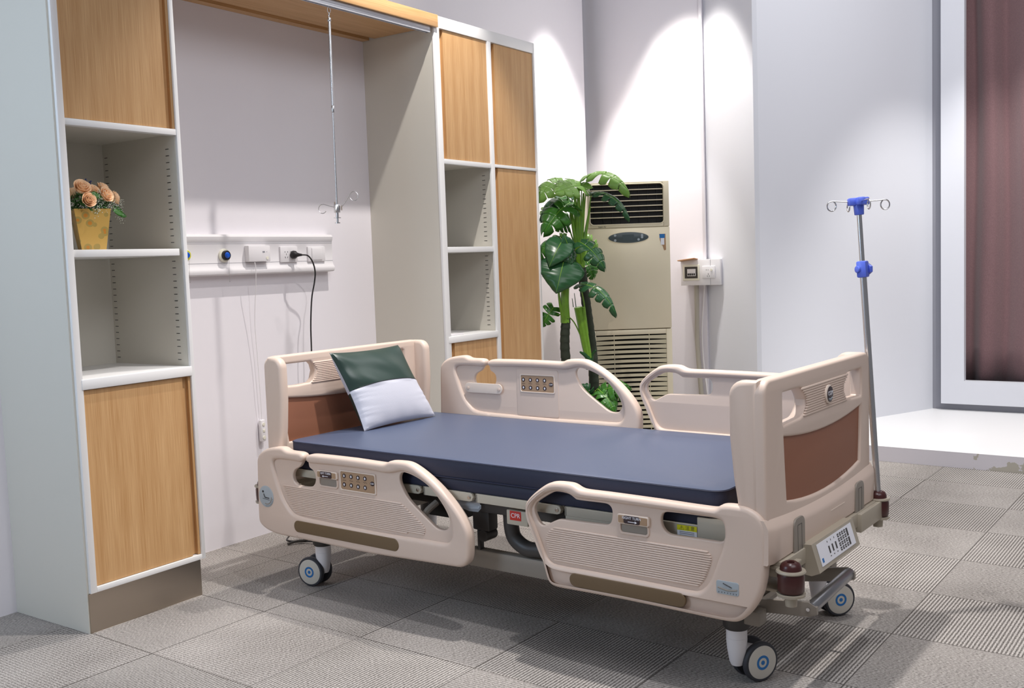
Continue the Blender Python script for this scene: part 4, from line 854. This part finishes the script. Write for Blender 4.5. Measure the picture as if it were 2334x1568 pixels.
# infusion pole standing in the far foot corner of the bed ------------------
def b2w(p): return BO + Matrix.Rotation(BT, 3, 'Z') @ Vector(p)
base = b2w((.52, -.02, .50)); topp = b2w((.52, .045, 1.600)); hpos = b2w((.52, .032, 1.375))
ip = empty('infusion_pole', base, BT, 'chrome infusion pole with blue fittings standing in the far foot corner of the bed', 'pole')
d = Matrix.Rotation(-BT, 3, 'Z') @ (topp - base); h = Matrix.Rotation(-BT, 3, 'Z') @ (hpos - base); du = d.normalized()
bm = bmesh.new(); cyl(bm, -du * .09, h, .0125, seg=20); link('lower_tube', bm, 'chrome', ip)
bm = bmesh.new(); cyl(bm, h, d, .0095, seg=20); link('upper_tube', bm, 'chrome', ip)
bm = bmesh.new(); q3 = Vector((0, 0, 1)).rotation_difference(du).to_matrix().to_4x4(); box(bm, -.021, .021, -.019, .019, -.032, .032, bev=.006, mx=Matrix.Translation(h) @ q3); kn = link('clamp', bm, 'purple', ip)
bm = bmesh.new(); ax_ = Vector((.8, -.55, 0)); cyl(bm, h + ax_ * .02, h + ax_ * .034, .022, seg=6, bev=.003); cyl(bm, h - ax_ * .02, h - ax_ * .03, .014, bev=.003); link('clamp_knob', bm, 'purple', ip)
bm = bmesh.new(); cyl(bm, d - du * .015, d + du * .030, .018, .020, bev=.003); box(bm, -.040, .040, -.016, .016, .022, .052, bev=.006, mx=Matrix.Translation(d) @ q3 @ Matrix.Rotation(R(-52), 4, 'Z')); box(bm, -.016, .016, -.040, .040, .022, .052, bev=.006, mx=Matrix.Translation(d) @ q3 @ Matrix.Rotation(R(-52), 4, 'Z'))
link('head_fitting', bm, 'purple', ip)
for k in range(4):
    an = R(-52 + 90 * k); dv = Vector((math.cos(an), math.sin(an), 0)); c0 = d + du * .037
    pts = [c0 + dv * .035, c0 + dv * .098 + Vector((0, 0, .004))]
    ce = c0 + dv * .105 + Vector((0, 0, -.015)); nd = Vector((-dv.y, dv.x, 0))
    for j in range(1, 16): a_ = R(95 - 360 * j / 16); pts.append(ce + dv * .017 * math.cos(a_) + Vector((0, 0, .019 * math.sin(a_))) + nd * .004 * j / 16)
    TB('hook', pts, .0026, 'chrome', ip, 8)
# ------------------------------------------------------------------ air conditioner (faces the camera side of the room)
YAW = R(34.65); FWD = Vector((math.cos(YAW), math.sin(YAW), 0)); RGT = Vector((math.sin(YAW), -math.cos(YAW), 0))
def place(px, depth):      # point on the floor plan from plan bearing and distance, fixed values below were measured
    return FWD * depth + RGT * px
AC0 = place(.888, 7.5)
ac = empty('air_conditioner', AC0, YAW - math.pi / 2, 'cream floor-standing air conditioner cabinet with black louvred outlet, behind the plant', 'air conditioner')
W2 = .300; H = 2.005
def acz(yz): return 2.02 - (yz - 120) * .001265
def acx(xz, c_=612): return (xz - c_) * .001265
BX('side_casing', (-W2, W2, .02, .36, .03, H), 'accase', ac, bev=.006)
BX('base', (-W2 + .01, W2 - .01, .03, .35, 0, .03), 'darkm', ac)
zt, zb = acz(146), acz(372); xl, xr = -.280, .256
up_ = BX('outlet_frame', [(-W2, xl, -.012, .03, acz(393), H), (xr, W2, -.012, .03, acz(393), H), (xl, xr, -.012, .03, zt, H), (xl, xr, -.012, .03, acz(393), zb)], 'accase', ac, bev=.003)
BX('outlet_cavity', (xl - .002, xr + .002, .015, .0195, zb - .002, zt + .002), 'accave', up_)
BXs('vane', [(xl + .03 + i * .066, xl + .032 + i * .066, .008, .018, zb, zt) for i in range(8)], 'black', up_)
for yz in (176, 207, 239, 270, 302, 334): BX('louver', (xl, xr, -.010, .012, acz(yz) - .0035, acz(yz) + .0035), 'accase', up_, bev=.002)
bm = bmesh.new(); tube(bm, [(x, -.0125, z) for x, z in rrect(xl - .004, xr + .004, zb - .004, zt + .004, .03)], .0045, 8, True); link('outlet_rim', bm, 'accase', up_)
text('lettering', 'Super Air', .015, Matrix(((1, 0, 0, -.195), (0, 0, -1, -.0125), (0, 1, 0, acz(386)), (0, 0, 0, 1))), 'darkm', up_)
md = BX('middle_panel', (-W2, W2, -.014, .03, acz(985), acz(396)), 'accase', ac, bev=.004)
dp = plate('display', [circ(acx(608), acz(452), .148, 48, .040)], .004, .002, lambda v: Vector((v.x, -.0155 + v.z, v.y)), 'lcd', md)
plate('display_rim', [circ(acx(608), acz(452), .152, 48, .043), circ(acx(608), acz(452), .146, 48, .038)], .003, .001, lambda v: Vector((v.x, -.016 + v.z, v.y)), 'accase', md)
bm = bmesh.new()
for dx, dz in ((-.098, .018), (-.098, -.018), (.10, .014), (.10, .0), (.074, -.016)): cyl(bm, (acx(608) + dx, -.019, acz(452) + dz), (acx(608) + dx, -.021, acz(452) + dz), .009, seg=18)
link('display_buttons', bm, 'gauge', md)
BX('display_screen', (acx(608) - .045, acx(608) + .04, -.0205, -.0190, acz(452) - .022, acz(452) + .022), 'lcd', md)
TB('wire_stub', [(-.055, .1, H), (-.075, .1, H + .005), (-.082, .1, H + .05)], .002, 'darkm', ac, 6)
stk = plate('sticker', [[(.222, acz(437)), (.268, acz(437)), (.270, acz(530)), (.256, acz(533)), (.245, acz(505)), (.236, acz(500)), (.226, acz(470))]], .0005, .0002, lambda v: Vector((v.x, -.0147 + v.z, v.y)), 'rust', md, 'torn sticker with a blue top')
BX('sticker_blue', (.224, .262, -.0158, -.0150, acz(461), acz(438)), 'blue', md); BX('sticker_white', (.232, .258, -.0158, -.0150, acz(500), acz(462)), 'white', md)
lw = BX('intake_frame', [(-W2, -.262, -.016, .03, .03, acz(990)), (.258, W2, -.016, .03, .03, acz(990)), (-.262, .258, -.016, .03, acz(1018), acz(990)), (-.262, .258, -.016, .03, .03, .08)], 'accase', ac, bev=.003)
BX('intake_cavity', (-.262, .258, .010, .0195, .08, acz(1018)), 'accave', lw)
z = acz(1018) - .012
while z > .09:
    bm = bmesh.new()
    def sl(u, v, z=z):
        x = -.264 + .524 * u; bulge = .012 * (1 - (2 * u - 1) ** 2); th = .0100 + .0050 * abs(2 * u - 1) ** 2
        return (x, -.012 - bulge * .9 + .004 * 0, z - .012 + (v - .5) * 2 * th + bulge * .35)
    V = grid(bm, sl, 16, 1)
    r_ = bmesh.ops.extrude_face_region(bm, geom=list(bm.faces))
    for e in r_['geom']:
        if isinstance(e, bmesh.types.BMVert): e.co.y += .014
    link('intake_slat', bm, 'acslat', lw); z -= .0352
BXs('intake_divider', [(x, x + .004, -.021, -.008, .08, acz(1018)) for x in (-.132, .128)], 'acslat', lw)

# ------------------------------------------------------------------ plant
PL0 = place(.541, 7.08)
pr_ = empty('artificial_monstera', PL0, YAW - math.pi / 2, 'tall artificial monstera plant with two ringed trunks in a dark pot beside the cabinet', 'plant')
K = 7.08 / 2308.69
def P3(px, py, dep=0):   # local metres from measured offsets: x right, y back, z up
    k = (7.08 + dep) / 2308.69; u = px - 1167; v = py - 784
    # undo camera roll and pitch for a point at this distance
    dirv = rt * (u / 2308.69) - up * (v / 2308.69) + fw
    s = (7.08 + dep) / dirv.dot(FWD); w = Vector((0, 0, 1.45)) + dirv * s - PL0
    return Vector((w.dot(RGT), w.dot(FWD), w.z))
pot = LT('pot', [(0, 0), (.10, 0), (.125, .25), (.140, .47), (.150, .49), (.150, .51), (.138, .51), (.132, .47), (0, .46)], 'pot', pr_, (0, 0, 0), 32)
def trunk(pts, r0, r1):
    bm = bmesh.new(); P = smooth_pts(pts, 10); N = len(P); L = sum((b - a).length for a, b in zip(P, P[1:])); acc = 0; pp_, rr = [], []
    rings = int(L / .042); 
    for k in range(rings * 4 + 1):
        t_ = k / (rings * 4) * (N - 1); i = min(int(t_), N - 2); p = P[i].lerp(P[i + 1], t_ - i); ph = (k % 4) / 4
        pp_.append(p); rr.append((r0 + (r1 - r0) * k / (rings * 4)) * (1.06 - .10 * ph))
    tube(bm, pp_, rr, 18); nf = len(bm.faces)
    for k in range(4, rings * 4, 4):
        p = pp_[k]; a = (pp_[k + 1] - pp_[k - 1]).normalized(); q_ = Vector((0, 0, 1)).rotation_difference(a); r = rr[k] * .985
        tilt = .25 * math.sin(k)
        tube(bm, [p + q_ @ Vector((r * math.cos(x), r * math.sin(x), r * tilt * math.cos(x))) for x in [2 * math.pi * j / 18 for j in range(18)]], .0014, 5, True)
    bm.faces.ensure_lookup_table()
    for f in bm.faces[nf:]: f.material_index = 1
    link('trunk', bm, ['trunk', 'ringc'], pr_)
trunk([Vector((-.03, 0, .45)), P3(1303, 900, -.05), P3(1288, 800, -.1), P3(1290, 725, -.12)], .036, .031)
trunk([Vector((.045, .05, .45)), P3(1355, 890, .05), P3(1350, 800, .05), P3(1337, 700, .02), P3(1325, 610, 0)], .036, .031)
def stalk(pts, r0, r1, m='stem', flat=1): 
    P = smooth_pts(pts, 6); n = len(P); return TB('stem', P, [r0 + (r1 - r0) * k / (n - 1) for k in range(n)], m, pr_, 8)
for px_, top, r in ((1310, 445, .017), (1318, 430, .020), (1330, 440, .013), (1345, 470, .010), (1298, 470, .012)): stalk([P3(1325, 625, 0), P3(1323 + (px_ - 1323) * .35, 560, -.01), P3(px_, top, -.03)], .026, r * .5)
stalk([P3(1289, 735, -.12), P3(1287, 690, -.13), P3(1289, 650, -.13)], .034, .026); stalk([P3(1283, 725, -.14), P3(1276, 690, -.15), P3(1272, 650, -.15)], .012, .006)
stalk([P3(1343, 820, -.04), P3(1335, 790, -.05), P3(1318, 700, -.08)], .022, .030); stalk([P3(1345, 815, -.05), P3(1334, 740, -.08), P3(1330, 700, -.09)], .014, .010)
stalk([P3(1346, 840, -.04), P3(1340, 815, -.05), P3(1322, 802, -.08)], .034, .006, 'leafd'); stalk([P3(1346, 835, -.03), P3(1350, 810, -.05), P3(1358, 798, -.08)], .018, .004, 'leafd')
stalk([P3(1307, 700, -.08), P3(1304, 680, -.08)], .003, .002, 'leafd'); stalk([P3(1313, 700, -.08), P3(1309, 668, -.08)], .003, .002, 'leafd')
stalk([P3(1340, 820, -.05), P3(1325, 770, -.06), P3(1305, 730, -.1), P3(1282, 718, -.12), P3(1258, 716, -.1)], .005, .004)

rng = random.Random(11)
def leaf(base, tip, width, root=None, m='leaf', split=True, arch=.25, droop=.2, face=(0, -1, .5), seed=0, dep=(0, 0), wz=1.0):
    r = random.Random(seed); B, T = P3(*base, dep[0]), P3(*tip, dep[1]); ax = (T - B); Ln = ax.length; ax = ax.normalized()
    fn = Vector(face); width *= 1.3 if split else 1.0; side = ax.cross(fn).normalized(); nrm = side.cross(ax).normalized()
    if nrm.dot(fn) < 0: nrm = -nrm
    hw = width * K / 2; droop *= .7; bm = bmesh.new()
    def mid(t_): return B + ax * Ln * t_ + nrm * (arch * Ln * (4 * t_ * (1 - t_)) * .5)
    def hwid(t_):   # heart shape half width
        if not split: return hw * 1.12 * max(0, math.sin(math.pi * min(1, (t_ * .94 + .06)) ** .66)) ** .85 * (1.05 - .25 * t_)
        return hw * (math.sin(math.pi * min(1, (t_ * .93 + .07)) ** .72) ** .8)
    nl = r.choice((5, 6)) if split else 1; 
    for s in (-1, 1):
        if split:
            for k in range(nl):
                t0, t1 = k / nl, (k + 1) / nl; gap = r.uniform(.03, .17) if k < nl - 1 else .0
                ns = 6; nj = 5; rows = []
                for j in range(nj + 1):
                    f = j / nj; row = []
                    for i in range(ns + 1):
                        q_ = i / ns; tt = t0 + (t1 - t0) * (q_ * (1 - (gap * 1.9) * max(0, f - .38) * 1.3) )
                        hwv = hwid(min(.999, (t0 + (t1 - t0) * q_ * .9))) * (1 - .12 * (2 * q_ - 1) ** 2 * (f > .5)) * (.93 + .1 * r.random() * 0)
                        back = -.22 * f * hw if k < 2 else (.16 * f * hw)
                        p = mid(tt) + side * s * hwv * f + ax * back * (1 if k else 1.3) - nrm * droop * hw * f * f * 1.1 + nrm * .10 * hw * math.sin(math.pi * f)
                        p += nrm * .035 * hw * math.cos(q_ * math.pi * 2) * f
                        row.append(bm.verts.new(p))
                    rows.append(row)
                for j in range(nj):
                    for i in range(ns): bm.faces.new((rows[j][i], rows[j][i + 1], rows[j + 1][i + 1], rows[j + 1][i]))
        else:
            ns, nj = 22, 8; rows = []
            for j in range(nj + 1):
                f = j / nj; row = []
                for i in range(ns + 1):
                    tt = i / ns; p = mid(tt) + side * s * hwid(tt) * f - nrm * droop * hw * f * f + nrm * .05 * hw * math.sin(tt * 40) * f * .5 + ax * (-.25 * hw * f * (1 - tt) ** 3)
                    row.append(bm.verts.new(p))
                rows.append(row)
            for j in range(nj):
                for i in range(ns): bm.faces.new((rows[j][i], rows[j][i + 1], rows[j + 1][i + 1], rows[j + 1][i]))
    bmesh.ops.remove_doubles(bm, verts=bm.verts, dist=.0004)
    o_ = link('leaf', bm, m, pr_); sf = o_.modifiers.new('t', 'SOLIDIFY'); sf.thickness = .0012
    # veins
    bm = bmesh.new(); tube(bm, [mid(k / 10) + nrm * .001 for k in range(11)], [.0035 - .0028 * k / 10 for k in range(11)], 6); link('midrib', bm, 'stem', o_)
    if root: stalk([P3(*root), (P3(*root) + B) / 2 + Vector((0, 0, .05)), B], .006, .0035)
leaf((1284, 412), (1228, 452), 62, (1322, 600), 'leafl', True, .3, .35, (-.2, -.6, .8), 1, (0, -.12))
leaf((1326, 424), (1268, 440), 60, (1323, 600), 'leafl', True, .15, .15, (0, -.75, .55), 2, (-.05, -.25))
leaf((1318, 425), (1352, 428), 34, None, 'leafl', False, .15, .1, (0, -.6, .7), 3, (-.05, -.1))
leaf((1338, 402), (1432, 438), 52, (1326, 600), 'leafl', True, .38, .5, (.1, -.5, .9), 4, (0, -.2))
leaf((1348, 440), (1434, 498), 34, (1330, 610), 'leafd', True, .35, .5, (.5, -.7, .5), 5, (-.05, -.25))
leaf((1300, 462), (1240, 530), 66, (1320, 600), 'leaf', True, .3, .3, (-.1, -.8, .4), 6, (0, -.15))
leaf((1296, 448), (1232, 500), 44, (1320, 590), 'leafd', True, .35, .4, (-.3, -.6, .8), 7, (.1, 0))
leaf((1300, 430), (1272, 478), 46, (1320, 590), 'leafl', True, .2, .3, (0, -1, .2), 8, (.12, .1))
leaf((1278, 545), (1228, 585), 52, (1288, 700), 'leaf', True, .3, .4, (-.2, -.6, .8), 9, (-.1, -.15))
leaf((1284, 598), (1268, 667), 94, (1288, 700), 'leafd', False, .2, .28, (0, -1, .25), 10, (-.2, -.28))
leaf((1282, 548), (1252, 608), 58, (1288, 690), 'leafd', False, .2, .3, (-.1, -1, .3), 11, (-.18, -.26))
leaf((1298, 575), (1284, 534), 36, (1289, 690), 'leafd', False, .2, .3, (.3, -1, .1), 12, (-.16, -.2))
leaf((1284, 560), (1302, 600), 44, (1289, 690), 'leafd', True, .2, .3, (.4, -1, .2), 13, (-.14, -.2))
leaf((1322, 552), (1378, 612), 44, (1326, 615), 'leafd', True, .3, .4, (.3, -1, .3), 14, (-.15, -.25))
leaf((1334, 545), (1362, 572), 34, (1328, 620), 'leafl', True, .2, .3, (.2, -1, .3), 15, (.08, .1))
leaf((1334, 592), (1352, 632), 44, (1328, 640), 'leaf', True, .2, .3, (.3, -1, .1), 16, (.04, .02))
leaf((1322, 648), (1404, 716), 40, (1340, 760), 'leafd', True, .42, .5, (.35, -.8, .6), 17, (-.12, -.28))
leaf((1262, 700), (1234, 742), 36, None, 'leaf', True, .2, .3, (0, -1, .3), 18, (-.1, -.12))
leaf((1362, 900), (1432, 882), 60, (1352, 915), 'leaf', True, .3, .3, (.1, -.7, .8), 19, (-.05, -.15))
leaf((1370, 893), (1400, 938), 44, (1352, 915), 'leaf', True, .3, .3, (.3, -1, .3), 20, (-.1, -.2))
leaf((1345, 900), (1326, 880), 34, None, 'leafd', True, .3, .3, (-.1, -1, .5), 21, (-.06, -.1))

leaf((1272, 470), (1236, 500), 50, (1322, 600), 'leafl', True, .25, .3, (0, -.7, .7), 22, (.12, .08))
leaf((1306, 500), (1268, 520), 46, (1322, 600), 'leaf', True, .25, .3, (-.1, -.8, .5), 23, (.08, .06))
leaf((1292, 540), (1252, 560), 40, (1290, 690), 'leafl', True, .25, .3, (0, -.7, .7), 24, (.05, .02))
leaf((1345, 560), (1368, 600), 36, (1328, 620), 'leafl', True, .25, .3, (.2, -.8, .6), 25, (.1, .1))
leaf((1312, 560), (1300, 610), 40, (1326, 640), 'leafd', True, .2, .3, (0, -1, .2), 26, (.05, .0))
leaf((1340, 905), (1352, 935), 40, None, 'leaf', True, .3, .3, (0, -1, .5), 27, (-.12, -.2))
leaf((1372, 895), (1438, 905), 46, None, 'leaf', True, .3, .3, (.1, -.7, .8), 28, (-.02, -.1))

# ------------------------------------------------------------------ flower arrangement on the left cabinet's shelf
FX, FY, FZ = 2.545, 3.90, 1.5605
fa = empty('flower_arrangement', (FX, FY, FZ), 0, 'peach artificial roses in a square gold pot on the open shelf of the left cabinet', 'flowers')
bm = bmesh.new(); b0, b1, hh = .048, .072, .172
def sq(h_, z_, a=.0): return [bm.verts.new((x * h_, y * h_, z_)) for x, y in ((-1, -1), (1, -1), (1, 1), (-1, 1))]
q0, q1, q2, q3_ = sq(b0, 0), sq(b1, hh), sq(b1 - .004, hh), sq(b1 - .008, hh - .03)
bm.faces.new(q0[::-1]); bm.faces.new(q3_)
for A, B in ((q0, q1), (q1, q2), (q2, q3_)):
    for k in range(4): bm.faces.new((A[k], A[(k + 1) % 4], B[(k + 1) % 4], B[k]))
po_ = link('flower_pot', bm, 'gold', fa); po_.rotation_euler = (0, 0, R(-24)); po_.scale = (1, 1, 1)
def rose(p, s, ax, parent=None):
    ax = Vector(ax).normalized(); q_ = Vector((0, 0, 1)).rotation_difference(ax).to_matrix().to_4x4(); bm = bmesh.new(); n = 0
    layers = [(.18, .95, 3, .0), (.34, .95, 3, .5), (.55, .86, 4, .2), (.78, .72, 5, .6), (1.0, .52, 5, .1)]
    for rad, top, cnt, ph in layers:
        for k in range(cnt):
            a0 = ph + 2 * math.pi * k / cnt; wd = 2 * math.pi / cnt * .72
            def pet(u, v):
                an = a0 + (u - .5) * 2 * wd; rr = s * rad * (.35 + .65 * math.sin(v * 1.5)) * (1 + .18 * max(0, v - .75) * 4 * rad); zz = s * (-.75 + v * (top + .62)) - s * .25 * (2 * u - 1) ** 2 * v
                rr += s * .05 * (u - .5)
                return Vector((rr * math.cos(an), rr * math.sin(an), zz))
            grid(bm, pet, 5, 5)
    for v in bm.verts: v.co = Vector(p) + (q_ @ v.co)
    o_ = link('rose', bm, 'rose', fa); sf = o_.modifiers.new('t', 'SOLIDIFY'); sf.thickness = .0006
    bm = bmesh.new(); lathe(bm, [(0, -.3 * s), (.2 * s, -.1 * s), (.17 * s, .2 * s), (.08 * s, .26 * s), (0, .2 * s)], p, 10, ax); link('rose_heart', bm, 'rosed', o_)
    bm = bmesh.new(); tube(bm, [Vector(p) - ax * s * .7, Vector((p[0] * .5, p[1] * .5, .15))], .0022, 6); link('rose_stem', bm, 'filler', o_)
for p, s, a in (((-.068, -.06, .258), .036, (-.1, -.8, .6)), ((-.058, -.085, .205), .031, (-.1, -1, .25)), ((.0, -.03, .252), .028, (0, -.7, .7)), ((.030, -.075, .230), .034, (.2, -1, .4)), ((.055, -.02, .262), .031, (.4, -.5, .8)), ((.088, -.05, .222), .030, (.8, -.6, .3)), ((.02, .05, .245), .030, (.2, .6, .8)), ((-.05, .05, .24), .030, (-.3, .6, .8))): rose(p, s * .86, a)
rr_ = random.Random(3); bm = bmesh.new(); bm2 = bmesh.new()
for k in range(620):
    th, ph = rr_.uniform(0, 6.28), rr_.uniform(.05, 1.65); rad = rr_.uniform(.045, .098)
    c_ = Vector((math.sin(ph) * math.cos(th) * rad * 1.12, math.sin(ph) * math.sin(th) * rad, .168 + math.cos(ph) * rad * .95)); d_ = Vector((rr_.gauss(0, 1), rr_.gauss(0, 1), rr_.gauss(.3, 1))).normalized(); e_ = d_.orthogonal().normalized(); l_, w_ = rr_.uniform(.008, .022), rr_.uniform(.001, .006)
    vs = [bm.verts.new(c_ - d_ * l_), bm.verts.new(c_ + e_ * w_), bm.verts.new(c_ + d_ * l_), bm.verts.new(c_ - e_ * w_)]; bm.faces.new(vs)
for c0 in ((-.012, -.09, .205), (-.02, -.095, .18), (.07, -.07, .19), (.12, -.04, .20), (.125, -.03, .17), (-.03, -.10, .16), (.0, -.085, .24), (.045, -.085, .185), (.105, -.05, .14)):
    for k in range(26): c_ = Vector(c0) + Vector((rr_.gauss(0, .011), rr_.gauss(0, .008), rr_.gauss(0, .013))); bmesh.ops.create_icosphere(bm2, subdivisions=1, radius=rr_.uniform(.0012, .0022), matrix=Matrix.Translation(c_))
o_ = link('foliage', bm, 'filler', fa); o_['kind'] = 'stuff'
o_ = link('white_filler_blossom', bm2, 'breath', fa); o_['kind'] = 'stuff'
bm = bmesh.new()
for k in range(14): bmesh.ops.create_icosphere(bm, subdivisions=1, radius=.004, matrix=Matrix.Translation((-.018 + rr_.gauss(0, .008), -.03 + rr_.gauss(0, .006), .283 + rr_.gauss(0, .006))))
o_ = link('blue_filler_blossom', bm, 'bluef', fa); o_['kind'] = 'stuff'
for p in ((.06, -.09, .165), (.085, -.075, .16), (-.035, -.088, .235), (.1, -.03, .185)):
    bm = bmesh.new()
    def gl(u, v, p=p): w_ = .014 * math.sin(math.pi * min(1, u * .95 + .05)); return (p[0] + u * .05 - .01, p[1] + (v - .5) * 2 * w_ * .3, p[2] - u * .018 + (v - .5) * 2 * w_)
    grid(bm, gl, 8, 4); o_ = link('rose_leaf', bm, 'leaf', fa); sf = o_.modifiers.new('t', 'SOLIDIFY'); sf.thickness = .0006
